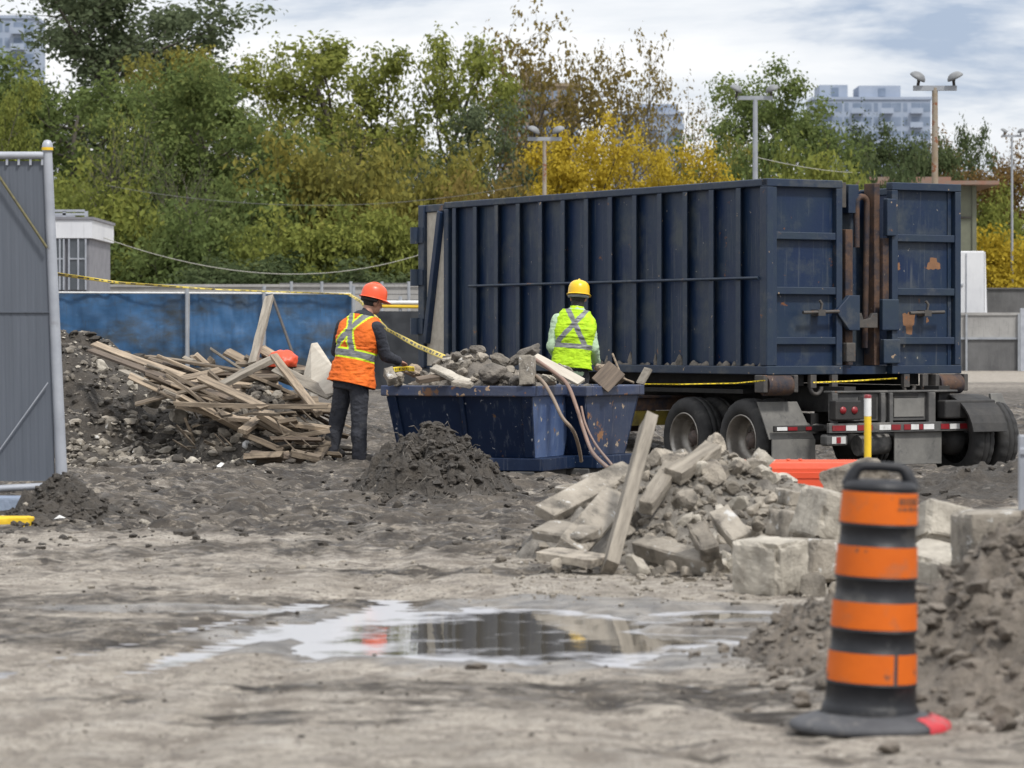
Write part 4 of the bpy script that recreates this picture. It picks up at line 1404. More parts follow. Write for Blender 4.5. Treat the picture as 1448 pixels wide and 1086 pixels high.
def bin_(px, Y, ang, Lx, Wy, rim_z, front_mat, end_mat, label):
    """local: x runs left along the front, y away along the right end; origin under the near rim corner"""
    g = gz(xat(px, Y), Y + .5)
    e = empty('waste_bin', (xat(px, Y), Y, g), label, 'skip', 0)
    ca, sa = math.cos(RAD(ang)), math.sin(RAD(ang))

    def W(x, y, z):
        return Vector((-ca * x + sa * y, sa * x + ca * y, z))
    h = rim_z - g
    zb = .20

    def hexa(q, c8, mi=0):
        q.add([W(*p) for p in c8], [(0, 3, 2, 1), (4, 5, 6, 7), (0, 1, 5, 4), (1, 2, 6, 5), (2, 3, 7, 6), (3, 0, 4, 7)], mi)

    def bx(q, x0, x1, y0, y1, z0, z1, mi=0):
        hexa(q, [(x0, y0, z0), (x1, y0, z0), (x1, y1, z0), (x0, y1, z0), (x0, y0, z1), (x1, y0, z1), (x1, y1, z1), (x0, y1, z1)], mi)
    body = MB()
    ti, bi = .04, .25                    # long sides slope inwards to the foot
    te, be = .03, .08
    T = [(te, ti, h - .10), (Lx - te, ti, h - .10), (Lx - te, Wy - ti, h - .10), (te, Wy - ti, h - .10)]
    B = [(be, bi, zb), (Lx - be, bi, zb), (Lx - be, Wy - bi, zb), (be, Wy - bi, zb)]
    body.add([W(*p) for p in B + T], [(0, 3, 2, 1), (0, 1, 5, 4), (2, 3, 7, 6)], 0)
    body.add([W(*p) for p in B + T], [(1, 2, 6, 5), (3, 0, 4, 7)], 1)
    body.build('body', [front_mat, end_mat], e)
    rim = MB()
    w = .09
    for (a0, a1, b0, b1) in ((-.02, Lx + .02, -.02, w), (-.02, Lx + .02, Wy - w, Wy + .02)):
        bx(rim, a0, a1, b0, b1, h - .105, h)
    for (a0, a1) in ((-.02, w), (Lx - w, Lx + .02)):
        bx(rim, a0, a1, w + .002, Wy - w - .002, h - .103, h - .002)
    rim.build('rim', M['bin_rim'], e, bevel=.012)
    ft = MB()
    bx(ft, -.03, Lx + .03, .17, Wy - .17, zb - .13, zb - .003)
    ft.build('base_plate', front_mat, e, bevel=.01)
    for x in (.06, Lx - .34):
        s = MB()
        bx(s, x, x + .26, .16, Wy - .16, .0, zb - .133)
        s.build('skid', M['chassis'], e, bevel=.01)
    for f in (.0, .47, 1.0):              # stiffeners on the sloping front and back
        for (yt, yb, sg) in ((ti, bi, -1), (Wy - ti, Wy - bi, 1)):
            s = MB()
            xt = te + (Lx - 2 * te) * f
            xb = be + (Lx - 2 * be) * f
            d = .05 if f in (0., 1.) else .022
            s_ = 1 if f < .5 else -1
            hexa(s, [(xb, yb, zb), (xb + s_ * d * 2, yb, zb), (xb + s_ * d * 2, yb + sg * .03, zb), (xb, yb + sg * .03, zb),
                     (xt, yt, h - .108), (xt + s_ * d * 2, yt, h - .108), (xt + s_ * d * 2, yt + sg * .03, h - .108), (xt, yt + sg * .03, h - .108)])
            s.build('stiffener', front_mat, e, bevel=.006)
    fill = MB()
    hexa(fill, [(te + .05, ti + .06, zb + .01), (Lx - te - .05, ti + .06, zb + .01), (Lx - te - .05, Wy - ti - .06, zb + .01), (te + .05, Wy - ti - .06, zb + .01),
                (te + .05, ti + .06, h - .12), (Lx - te - .05, ti + .06, h - .12), (Lx - te - .05, Wy - ti - .06, h - .12), (te + .05, Wy - ti - .06, h - .12)])
    return e, W, h, g


RIMZ = 1.264 - 66 / F * 31
b1, W1, h1, g1 = bin_(755, 31.0, 21, 1.60, 1.30, RIMZ, M['bin'], M['bin_lit_end'], 'navy steel waste bin heaped with rubble, right end coloured paler blue as if lit')
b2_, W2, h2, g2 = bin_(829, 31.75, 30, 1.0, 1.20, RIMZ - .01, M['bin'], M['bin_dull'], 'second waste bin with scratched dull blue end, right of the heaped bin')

# ------------------------------------------------------------------ earth, rock, planks


def earth(name, cx, cy, rx, ry, fn, mt, label, cat, step=.03, amp=.08, sc=3.0, seed=1, kind=None):
    """a heap of earth: height fn(x, y) on a grid, broken up by lumps, sinking into the ground at its rim"""
    xs = np.arange(-rx, rx + step, step)
    ys = np.arange(-ry, ry + step, step)
    X, Y = np.meshgrid(xs, ys)
    h = fn(X + cx, Y + cy)
    k = sstep(-.02, .18, h)
    lum = n2(X + cx, Y + cy, sc, 6, seed, .56, kind=2) + .25
    clod = np.maximum(n2(X + cx, Y + cy, sc * 2.3, 4, seed + 5, .5), 0) ** 1.0
    rid = n2((X + cx) * 1.0, (Y + cy) * .6, sc * 1.6, 4, seed + 9, .5, kind=1)
    Z = gbase(X + cx, Y + cy) + h + k * amp * (lum * 1.1 + clod * 1.1 + rid * .45) - .06 * (h < .001)
    g0 = gz(cx, cy)
    V = np.stack([X, Y, Z - g0], -1).reshape(-1, 3)
    ny, nx = X.shape
    i = np.arange(nx * ny).reshape(ny, nx)
    Fq = np.stack([i[:-1, :-1], i[:-1, 1:], i[1:, 1:], i[1:, :-1]], -1).reshape(-1, 4)
    keep = (h.reshape(-1)[Fq] > -.06).any(axis=1)
    o = mesh_np(name, V, Fq[keep], mt, loc=(cx, cy, g0))
    tag(o, label, cat, kind=kind)
    return o


def cone(cx, cy, rx, ry, h, p=1.15, wob=.25, seed=0):
    def f(x, y):
        r = np.sqrt(((x - cx) / rx) ** 2 + ((y - cy) / ry) ** 2) + wob * n2(x, y, 1.6 / max(rx, .4), 3, seed)
        return h * np.maximum(0, 1 - r) ** p - .08 * np.maximum(0, r - 1)
    return f


def left_bank(x, y):
    crest = np.clip(1.20 - (x + 4.9) * .40, .02, 1.25)
    yc = 36.3 + .3 * n2(x, x * 0, .6, 2, 4)
    foot = 31.9 + .45 * n2(x, x * 0, .8, 3, 6) + .25 * np.maximum(0, x + 3)
    f = np.where(y < yc, sstep(0, 1, (y - foot) / (yc - foot)) * .55 + .45 * np.clip((y - foot) / (yc - foot), 0, 1), 1 - sstep(yc + .4, yc + 3.2, y))
    edge = 1 - sstep(-2.9, -1.7, x)
    return crest * f * edge * (1 - sstep(-8.2, -9.5, -x * -1)) - .07 * (f <= 0) - .08 * (1 - edge)


earth('dirt_bank', -5.2, 35.8, 3.9, 4.4, left_bank, M['mud'], 'dark lumpy dirt bank at left rising behind the grey gate panel', 'dirt bank', .045, .16, 1.7, 3)
earth('mud_heap', xat(612, 26.3), 26.3, .80, 1.5, cone(xat(608, 26.3), 26.2, .68, 1.3, .47, .85, .22, 3), M['mud'],
      'dark wet mud heap in front of the navy bin', 'mud heap', .015, .125, 4.6, 14)
earth('mud_heap', xat(90, 22.4), 22.4, .55, 1.0, cone(xat(88, 22.4), 22.4, .42, .8, .26, .8, .35, 9), M['mud'], 'small dark mud heap at the foot of the grey gate panel', 'mud heap', .013, .085, 6.5, 24)
earth('soil_heap', 2.95, 12.3, 2.2, 2.6, cone(3.02, 12.2, 1.85, 2.3, 1.22, 1.15, .20, 21), M['soil'], 'tall pale brown soil heap at the right behind the traffic drum', 'soil heap', .018, .085, 5.2, 44)
earth('soil_heap', 1.24, 12.7, .50, .75, cone(1.30, 12.75, .38, .62, .22, .8, .35, 33), M['soil'], 'low crumbly dark soil heap between the puddle and the traffic drum', 'soil heap', .012, .085, 9, 54)
earth('rubble_mound', 1.12, 18.8, 1.25, 1.75, cone(1.16, 18.8, 1.02, 1.5, .66, .85, .2, 43), M['rock_fine'], 'grey crushed concrete mound under the broken slabs', 'rubble mound', .022, .07, 5.5, 64)
earth('mud_ridge', 4.2, 25.6, 1.7, 1.6, cone(4.3, 25.6, 1.6, 1.3, .26, .8, .3, 51), M['mud'], 'low ridge of churned mud in front of the right twin wheels', 'mud ridge', .03, .08, 3.2, 74)

ICO = {}


def ico(sub):
    if sub not in ICO:
        bm = bmesh.new()
        bmesh.ops.create_icosphere(bm, subdivisions=sub, radius=1)
        V = np.array([v.co[:] for v in bm.verts])
        Fq = np.array([[v.index for v in f.verts] for f in bm.faces])
        bm.free()
        ICO[sub] = (V, Fq)
    return ICO[sub]


def rock_verts(seed, size, sub=3, cuts=9, rough=.10):
    rng = np.random.default_rng(seed)
    V, Fq = ico(sub)
    V = V.copy()
    for k in range(cuts):
        n = rng.normal(0, 1, 3)
        n /= np.linalg.norm(n)
        d = rng.uniform(.45, .80)
        t = V @ n - d
        V = V - np.outer(np.maximum(t, 0), n)
    V = V * (1 + rough * fbm(V * 2.2 + seed, 4, seed)[:, None])
    V = V / np.abs(V).max(axis=0)
    return V * np.array(size) / 2, Fq


def rock(name, at, size, mt, label, cat, seed, group=None, rot=(0, 0, 0), sub=3, smooth=False, rough=.10):
    V, Fq = rock_verts(seed, size, sub, rough=rough)
    o = mesh_np(name, V, Fq, mt, smooth=smooth, loc=at)
    o.rotation_euler = [RAD(a) for a in rot]
    return tag(o, label, cat, group)


def block_verts(dx, dy, dz, seed, chip=.02, cut=12):
    """a cast block with rounded, chipped edges"""
    bm = bmesh.new()
    bmesh.ops.create_cube(bm, size=2)
    bmesh.ops.subdivide_edges(bm, edges=bm.edges[:], cuts=cut, use_grid_fill=True)
    V = np.array([v.co[:] for v in bm.verts])
    Fq = np.array([[v.index for v in f.verts] for f in bm.faces])
    bm.free()
    d = np.array([dx, dy, dz]) / 2
    A = 1 - np.abs(V)
    near = np.sort(A, axis=1)[:, 1]                         # 0 on edges
    W = V * d
    n = fbm(W * 9 + seed, 4, seed)
    e = np.exp(-near / .10) * chip * (.7 + 1.6 * np.maximum(n, -.2))
    e = e + np.maximum(fbm(W * 5 + seed + 9, 3, seed + 4) - .35, 0) * np.exp(-near / .35) * chip * 7
    W = W - V / np.linalg.norm(V, axis=1)[:, None] * e[:, None]
    W = W + V * (fbm(W * 22 + seed, 3, seed + 2) * chip * .13)[:, None]
    return W, Fq


def block(name, at, size, rot, mt, label, cat, seed, chip=.02, group=None):
    V, Fq = block_verts(*size, seed, chip)
    o = mesh_np(name, V, Fq, mt, smooth=False, loc=at)
    o.rotation_euler = Euler([RAD(a) for a in rot])
    return tag(o, label, cat, group)


def plank(p0, p1, w, t, mt, label, seed, roll=0., group=None, name='timber_plank', cat='plank', bend=.0):
    p0, p1 = Vector(p0), Vector(p1)
    d = p1 - p0
    ln = d.length
    rng = np.random.default_rng(seed)
    n = 10
    vs = []
    for i in range(n + 1):
        x = -ln / 2 + ln * i / n
        b = bend * (1 - (2 * i / n - 1) ** 2)
        for (yy, zz) in ((-1, -1), (1, -1), (1, 1), (-1, 1)):
            jx = rng.normal(0, .012) if i in (0, n) else 0
            vs.append((x + jx, yy * w / 2 * (1 + rng.normal(0, .02)) + rng.normal(0, .0015), zz * t / 2 * (1 + rng.normal(0, .03)) + b))
    fs = [(0, 1, 2, 3), tuple(4 * n + k for k in (3, 2, 1, 0))]
    for i in range(n):
        for k in range(4):
            a, b2 = i * 4 + k, i * 4 + (k + 1) % 4
            fs.append((a, a + 4, b2 + 4, b2))
    o = MB().add(vs, fs).build(name, mt, bevel=.004)
    X = d.normalized()
    Z = Vector((0, 0, 1)) if abs(X.z) < .97 else Vector((0, 1, 0))
    Yv = Z.cross(X).normalized()
    Z = X.cross(Yv)
    R = Matrix((X, Yv, Z)).transposed() @ Matrix.Rotation(roll, 3, 'X')
    o.location = (p0 + p1) / 2
    o.rotation_euler = R.to_euler()
    return tag(o, label, cat, group)


# timber heap on the right flank of the dirt bank
PLK = [
    # px0, py0, Y0, px1, py1, Y1, width, thickness, roll, material, label
    (133, 486, 34.2, 258, 531, 33.0, .13, .035, .3, 'wood', 'long plank sticking out topmost at the upper left tip of the timber heap'),
    (128, 495, 34.0, 252, 541, 32.8, .12, .035, .2, 'wood_dark', 'dark plank just under the upper left tip of the timber heap'),
    (172, 524, 33.4, 258, 567, 32.2, .11, .035, .1, 'wood_grey', 'grey plank pointing down right at the left of the timber heap'),
    (248, 571, 31.55, 464, 575, 31.55, .10, .06, 0, 'wood', 'long level beam across the front of the timber heap'),
    (284, 534, 32.2, 374, 577, 31.5, .13, .04, .4, 'wood', 'wide pale plank sloping onto the level beam'),
    (312, 546, 32.2, 388, 507, 33.0, .11, .07, .2, 'wood_grey', 'thick grey plank rising to the right towards the orange plastic'),
    (387, 503, 32.6, 452, 586, 31.6, .10, .06, .3, 'wood', 'plank leaning steeply down right in front of the orange plastic'),
    (381, 420, 34.4, 357, 516, 33.4, .11, .07, .2, 'wood_grey', 'upright timber standing out of the heap before the blue fence'),
    (208, 504, 34.0, 346, 526, 33.4, .11, .035, .1, 'wood', 'thin plank lying along the top of the timber heap'),
    (251, 536, 32.9, 313, 523, 33.2, .12, .03, .5, 'wood', 'short pale board crossing the middle of the timber heap'),
    (343, 610, 31.5, 381, 583, 32.2, .13, .06, .2, 'wood', 'stubby board end poking out under the level beam'),
    (445, 655, 31.3, 469, 612, 32.4, .13, .05, .2, 'wood', 'board end leaning by the boots of the orange-vested worker'),
    (190, 510, 33.8, 330, 566, 32.6, .12, .035, .2, 'wood_dark', 'dark long plank inside the left bundle of the timber heap'),
    (390, 520, 33.2, 470, 560, 32.2, .16, .03, .6, 'wood_grey', 'broad grey board behind the orange-vested worker'),
    (300, 590, 32.0, 465, 606, 31.8, .12, .05, .2, 'wood', 'split board just below the level beam'),
]
for k, (a, b, c, d, e, f, w, t, r, mt, lb) in enumerate(PLK):
    plank(P(a, b, c), P(d, e, f), w * .8, t * .8, M[mt], lb, 200 + k, r, 'boards of the timber heap', bend=.01 * ((k % 3) - 1))
rr = random.Random(11)
for k in range(90):
    # filler boards under the named ones: the heap is a wedge, low at the left, high at the right
    u = rr.random()
    px = 232 + 215 * u
    lo = 560 + 62 * min(1, max(0, (px - 250) / 160))
    hi = 514 + 10 * (1 - u)
    v = rr.random()
    py = hi + (lo + 22 * u - hi) * v
    Y_ = 33.8 - 1.75 * v + rr.uniform(-.1, .3)
    ln = rr.uniform(.35, 1.15)
    an = RAD(rr.gauss(14, 13))
    c = P(px, py, Y_)
    dv = Vector((math.cos(an), rr.uniform(-.35, .35), -math.sin(an))).normalized() * ln / 2
    plank(c - dv, c + dv, rr.uniform(.06, .16), rr.uniform(.016, .04), M[rr.choice(['wood', 'wood', 'wood', 'wood_grey', 'wood_dark'])],
          'weathered board jumbled inside the timber heap', 300 + k, rr.uniform(-.5, .7), 'loose boards jumbled in the timber heap', bend=rr.uniform(-.03, .03))
for k in range(16):
    px = rr.uniform(372, 436)
    py = rr.uniform(592, 650)
    c = P(px, py, 32.0 - .7 * (py - 590) / 60 + rr.uniform(-.1, .2))
    an = RAD(rr.gauss(6, 12))
    dv = Vector((math.cos(an), rr.uniform(-.3, .3), -math.sin(an))).normalized() * rr.uniform(.12, .30)
    plank(c - dv, c + dv, rr.uniform(.08, .15), rr.uniform(.03, .06), M[rr.choice(['wood', 'wood', 'wood_dark'])], 'broken board end stacked low beside the worker\'s legs', 420 + k, rr.uniform(-.4, .6),
          'broken board ends low in the timber heap')
earth('rubble_mound', xat(360, 33.4), 33.3, 1.1, 1.9, cone(xat(365, 33.4), 33.3, .85, 1.6, .80, .6, .15, 61), M['mud'], 'dark earth core under the timber heap', 'earth', .05, .08, 3, 84)
rs_ = np.random.default_rng(78)
sp_ = MB()
for k in range(60):
    c = P(rs_.uniform(250, 460), rs_.uniform(575, 668), rs_.uniform(31.2, 32.6))
    a = rs_.normal(.2, .5)
    R_ = Euler((rs_.uniform(0, 3), a, rs_.uniform(-1, 1))).to_matrix()
    sp_.box(c, (rs_.uniform(.06, .30), rs_.uniform(.008, .03), rs_.uniform(.006, .014)), R_)
tag(sp_.build('splinters', M['wood']), 'wood splinters strewn over the foot of the timber heap', 'splinters', kind='stuff')
# plywood sheet and orange plastic
p = [P(427, 540, 32.9), P(440, 486, 33.3), P(447, 485, 33.3), P(470, 520, 32.6), P(470, 556, 32.2), P(440, 560, 32.4)]
vv = [v for v in p] + [v + Vector((.012, .022, .006)) for v in p]
n = len(p)
mid = sum(p, Vector()) / n
o = MB().add([v - mid for v in vv], [tuple(range(n)), tuple(range(n, 2 * n))[::-1]] + [(i, (i + 1) % n, n + (i + 1) % n, n + i) for i in range(n)]).build('plywood_sheet', M['plywood'], loc=mid)
tag(o, 'pale plywood sheet leaning behind the orange-vested worker', 'plywood')
V, Fq = ico(4)
V = V * np.array([.17, .20, .13]) * (1 + .35 * fbm(V * 1.6, 4, 5)[:, None] + .08 * fbm(V * np.array([9., 2, 3]), 3, 8)[:, None])
V[:, 2] = np.maximum(V[:, 2], -.05)
o = mesh_np('plastic_wrap', V, Fq, M['barrier'], loc=P(399, 512, 33.6))
tag(o, 'crumpled orange-red plastic lying on top of the timber heap', 'plastic')
# stones and litter on the dirt bank
for k, (px, py, Y_, s, mt, lb) in enumerate([
        (101, 494, 36.2, (.26, .3, .34), 'rock', 'brown rock on the crest of the dirt bank beside the gate post'),
        (146, 519, 35.2, (.26, .25, .17), 'concrete_pale', 'rounded pale stone near the crest of the dirt bank'),
        (118, 530, 35.0, (.2, .2, .16), 'mud', 'dark clod below the crest of the dirt bank'),
        (156, 608, 33.4, (.34, .3, .20), 'concrete', 'flat grey slab lump halfway down the dirt bank'),
        (253, 588, 32.9, (.17, .2, .20), 'concrete_pale', 'pale stone below the left end of the level beam'),
        (273, 665, 31.6, (.30, .25, .16), 'concrete_pale', 'buff boulder at the foot of the dirt bank'),
        (316, 634, 32.2, (.19, .2, .16), 'rock', 'grey lump right of the middle of the dirt bank'),
        (217, 565, 33.9, (.20, .2, .17), 'rock', 'speckled stone in the middle of the dirt bank'),
        (187, 546, 34.4, (.14, .14, .1), 'concrete_pale', 'small pale pebble high on the dirt bank'),
        (333, 650, 31.8, (.14, .14, .09), 'rock', 'small grey stone left of the white plastic litter'),
        (276, 508, 34.4, (.13, .14, .15), 'wood', 'rounded buff lump on top of the timber heap, left one'),
        (300, 512, 34.2, (.12, .14, .10), 'wood', 'rounded buff lump on top of the timber heap, right one'),
        (135, 705, 24.6, (.18, .15, .11), 'rock', 'grey stone beside the small mud heap under the gate'),
        (205, 742, 22.0, (.09, .1, .05), 'concrete_pale', 'flat pale stone on the mud right of the small mud heap'),
]):
    rock('loose_stone', P(px, py, Y_), s, M[mt], lb, 'stone', 500 + k, rot=(k * 37, k * 19, k * 53), rough=.22)
for k, (px, py, Y_, ln, an, lb) in enumerate([(326, 662, 31.3, .26, 5, 'white plastic pipe piece lying at the foot of the bank'), (352, 654, 31.5, .24, 35, 'crumpled white plastic litter beside the timber heap'),
                                            (348, 634, 31.9, .10, 70, 'small white plastic scrap above the crumpled litter')]):
    c = P(px, py, Y_)
    pts = [c + Vector((math.cos(RAD(an)) * ln * (t - .5), .05 * math.sin(t * 5), math.sin(RAD(an)) * ln * (t - .5) + .015 * math.sin(t * 9 + k))) for t in np.linspace(0, 1, 8)]
    o = MB().tube([q - c for q in pts], [.035, .05, .042, .055, .04, .05, .042, .03], 8).build('plastic_litter', M['white'], loc=c)
    tag(o, lb, 'litter')
lit = random.Random(3)
rgv = np.random.default_rng(12)


def scatter(name, n, region, smin, smax, mt, label, cat, zf, sub=1, kind='stuff', seed=1):
    """a spread of small stones nobody could count, as one mesh"""
    rng = np.random.default_rng(seed)
    Vs, Fs = [], []
    V0, F0 = ico(sub)
    base = [rock_verts(seed * 100 + k, (1, .8, .6), sub, 6, .4)[0] for k in range(12)]
    b = 0
    k = 0
    while k < n:
        x, y = region(rng)
        s = smin + (smax - smin) * rng.random() ** 3
        a = rng.random() * 6.28
        c, sn = math.cos(a), math.sin(a)
        W = base[rng.integers(12)] @ np.array([[c, sn, 0], [-sn, c, 0], [0, 0, 1]])
        W = W * s * rng.uniform(.7, 1.3, 3) + np.array([x, y, zf(x, y) + s * .12])
        Vs.append(W)
        Fs.append(F0 + b)
        b += len(W)
        k += 1
    o = mesh_np(name, np.vstack(Vs), np.vstack(Fs), mt, smooth=False)
    return tag(o, label, cat, kind=kind)


dg = bpy.context.evaluated_depsgraph_get


class Surf:
    """height of built surfaces, by casting straight down"""

    def __init__(s, names):
        from mathutils.bvhtree import BVHTree
        s.t = []
        for o in COL.objects:
            if o.name.split('.')[0] in names:
                me = o.data
                vs = [o.location + v.co for v in me.vertices]
                s.t.append(BVHTree.FromPolygons(vs, [tuple(p.vertices) for p in me.polygons]))

    def __call__(s, x, y):
        z = -1
        for t in s.t:
            h = t.ray_cast(Vector((x, y, 5)), Vector((0, 0, -1)))
            if h[0] is not None:
                z = max(z, h[0].z)
        return z


SF = Surf({'ground', 'dirt_bank', 'mud_heap', 'soil_heap', 'rubble_mound', 'mud_ridge'})


def reg_box(x0, x1, y0, y1):
    return lambda r: (r.uniform(x0, x1), r.uniform(y0, y1))


scatter('pebbles', 1500, lambda r: (r.uniform(-5.5, -1.9), r.uniform(31.4, 36.5)), .02, .15, M['rock'], 'pale broken stones strewn over the dirt bank', 'pebbles', SF, 1, seed=21)
scatter('broken_stones', 230, lambda r: (r.uniform(-4.6, -2.3), r.uniform(31.5, 34.0)), .06, .24, M['concrete'], 'grey broken concrete bits on the lower slope of the dirt bank', 'stones', SF, 2, seed=35)
scatter('clods', 900, lambda r: (r.uniform(-5.5, -2.0), r.uniform(31.0, 36.8)), .03, .20, M['mud'], 'dark soil clods strewn over the dirt bank', 'clods', SF, 2, seed=22)
scatter('crumbs_of_mud', 1700, lambda r: ((lambda y: (r.uniform(-.17, .17) * y, y))(r.uniform(19, 30))), .015, .09, M['mud'], 'crumbs of mud scattered over the churned ground', 'mud crumbs', SF, 1, seed=23)
scatter('gravel', 900, lambda r: ((lambda y: (r.uniform(-.17, .17) * y, y))(9.3 + 12 * r.random() ** .8)), .004, .024, M['mud'], 'dark grit scattered over the packed ground', 'gravel', SF, 1, seed=24)
scatter('gravel', 1600, lambda r: ((lambda y: (r.uniform(-.17, .17) * y, y))(9.2 + 9 * r.random())), .004, .018, M['soil'], 'brown grit pressed into the packed ground', 'gravel', SF, 1, seed=34)
scatter('gravel', 800, lambda r: ((lambda y: (r.uniform(-.17, .17) * y, y))(r.uniform(14, 30))), .012, .06, M['concrete'], 'pale grit scattered over the site', 'gravel', SF, 1, seed=25)
scatter('clods', 380, lambda r: (xat(92, 22.2) + r.normal(0, .2), 22.1 + r.normal(0, .38)), .012, .08, M['mud'], 'wet lumps on the small mud heap by the gate', 'clods', SF, 2, seed=31)
scatter('pale_chips', 2600, lambda r: (r.uniform(-5.5, -1.7), r.uniform(31.2, 36.3)), .012, .06, M['concrete_pale'], 'pale chips of plaster and stone over the dirt bank', 'chips', SF, 1, seed=32)
scatter('pale_chips', 700, lambda r: (r.uniform(.0, 2.3), r.uniform(15.4, 17.9)), .008, .05, M['concrete'], 'pale chips round the foot of the rubble heap', 'chips', SF, 1, seed=33)
scatter('clods', 1100, lambda r: (xat(610, 26.3) + r.normal(0, .30), 25.8 + r.normal(0, .6)), .02, .11, M['mud'], 'wet lumps covering the mud heap by the bin', 'clods', SF, 2, seed=26)
scatter('clods', 3200, lambda r: (2.25 + r.normal(0, .55), 11.9 + r.normal(0, 1.0)), .012, .11, M['soil'], 'crumbly lumps covering the tall soil heap', 'clods', SF, 2, seed=27)
scatter('clods', 700, lambda r: (1.24 + r.normal(0, .17), 12.6 + r.normal(0, .36)), .01, .055, M['clay'], 'crumbly lumps on the low soil heap by the puddle', 'clods', SF, 2, seed=28)
scatter('crushed_rubble', 1700, lambda r: (1.16 + r.normal(0, .46), 18.5 + r.normal(0, .72)), .02, .10, M['rock'], 'small broken rubble covering the grey mound', 'rubble', SF, 2, seed=29)

rs_ = np.random.default_rng(77)
rt_ = MB()
for k in range(90):
    x = xat(608, 26) + rs_.normal(0, .27)
    y = 25.7 + rs_.normal(0, .5)
    z = SF(x, y)
    a = rs_.random() * 6.28
    ln = rs_.uniform(.05, .16)
    d = Vector((math.cos(a) * .6, -.5, rs_.uniform(-.5, .5))).normalized()
    p0 = Vector((x, y, z + .01))
    rt_.tube([p0, p0 + d * ln * .5 + Vector((0, 0, .02 + rs_.random() * .02)), p0 + d * ln], [.0045, .004, .0015], 5)
tag(rt_.build('roots', M['clay']), 'pale muddy roots and fibres hanging over the mud heap by the bin', 'roots', kind='stuff')

# countable lumps on the rubble mound
rr = random.Random(8)
for k in range(110):
    px = rr.gauss(1020, 75)
    x = xat(px, 18.3)
    y = rr.uniform(17.2, 19.2)
    s = rr.uniform(.07, .17)
    rock('rubble_lump', (x, y, SF(x, y) + s * .22), (s, s * rr.uniform(.7, 1.2), s * rr.uniform(.55, .95)), M[rr.choice(['rock', 'rock', 'concrete', 'concrete_pale'])],
         'broken concrete lump lying on the grey rubble mound', 'rubble', 700 + k, 'concrete lumps of the rubble mound', (rr.uniform(0, 360), rr.uniform(0, 60), rr.uniform(0, 360)), rough=.16)


def beam_px(a, b, Y0, c, d, Y1, w, t, mt, label, seed, roll=0, name='concrete_slab', cat='slab', chip=.014):
    p0, p1 = P(a, b, Y0), P(c, d, Y1)
    X = (p1 - p0)
    ln = X.length
    X.normalize()
    Z = Vector((0, 0, 1)) if abs(X.z) < .97 else Vector((0, 1, 0))
    Yv = Z.cross(X).normalized()
    Z = X.cross(Yv)
    R = Matrix((X, Yv, Z)).transposed() @ Matrix.Rotation(roll, 3, 'X')
    V, Fq = block_verts(ln, w, t, seed, chip)
    o = mesh_np(name, V, Fq, mt, smooth=False, loc=(p0 + p1) / 2)
    o.rotation_euler = R.to_euler()
    return tag(o, label, cat)


# the leaning timber and the slabs of the rubble heap
beam_px(861, 806, 16.95, 918, 594, 17.9, .135, .075, M['wood_grey'], 'thick weathered timber post leaning upright against the rubble heap', 801, RAD(-62), 'timber_post', 'timber', .006)
beam_px(951, 674, 18.2, 1009, 634, 18.6, .12, .085, M['wood_grey'], 'short rounded timber lying across the top of the rubble heap', 802, .3, 'timber_beam', 'timber', .012)
beam_px(912, 718, 17.9, 951, 662, 18.4, .10, .09, M['wood_grey'], 'short timber propping up the one across the rubble heap', 803, .2, 'timber_beam', 'timber', .01)
beam_px(905, 690, 18.8, 955, 650, 19.0, .16, .12, M['rock'], 'dark concrete chunk behind the leaning post', 804, .3)
beam_px(769, 728, 18.3, 890, 664, 19.0, .15, .07, M['concrete'], 'large grey slab at the left end of the rubble heap, upper one', 805, .45)
beam_px(806, 778, 17.3, 872, 702, 18.2, .17, .075, M['concrete'], 'grey slab standing on edge left of the leaning post', 806, .55)
beam_px(906, 772, 17.4, 1012, 800, 16.9, .13, .10, M['concrete'], 'long grey concrete beam at the front of the rubble heap', 807, .35)
beam_px(984, 746, 17.0, 1006, 784, 16.8, .11, .10, M['rock'], 'brown brick-like chunk above the long concrete beam', 808, .3)
beam_px(1018, 728, 17.1, 1052, 768, 16.8, .12, .10, M['concrete'], 'grey chunk leaning just behind the big pale block', 809, .4)
beam_px(766, 748, 17.6, 836, 760, 17.4, .22, .06, M['concrete'], 'thin broken slab lowest at the left of the rubble heap', 810, .25)
beam_px(770, 782, 17.2, 850, 794, 17.0, .20, .05, M['rock'], 'flat broken slab at the front left foot of the rubble heap', 811, .1)
rock('boulder', P(903, 798, 16.9), (.155, .15, .125), M['concrete_pale'], 'rounded pale stone at the foot of the leaning post', 'stone', 820, rot=(10, 20, 40), rough=.12)
rock('boulder', P(957, 668, 19.3), (.14, .14, .11), M['rock'], 'grey stone on the top left of the rubble heap', 'stone', 821, rot=(40, 20, 10), rough=.12)
rock('boulder', P(1019, 650, 19.4), (.12, .12, .10), M['rock'], 'round grey stone on the very top of the rubble heap', 'stone', 822, rough=.1)
rock('boulder', P(1072, 665, 19.6), (.20, .16, .11), M['concrete'], 'smooth bluish stone lying before the fallen orange barrier', 'stone', 823, rough=.08, rot=(0, 8, 10))
rock('boulder', P(1110, 680, 19.2), (.16, .15, .10), M['concrete_pale'], 'flat pale stone right of the smooth bluish stone', 'stone', 824, rough=.14)
for k, (px, py) in enumerate([(930, 808), (972, 812), (948, 802), (1010, 806), (788, 800), (1065, 720), (1090, 706), (1072, 742)]):
    rock('rubble_lump', P(px, py, 16.9 + .2 * (k > 4)), (.09, .08, .065), M['rock'], 'fist-sized lump in front of the rubble heap and blocks', 'rubble', 830 + k, 'fist-sized lumps in front of the rubble', (k * 40, k * 31, k * 17), rough=.14)
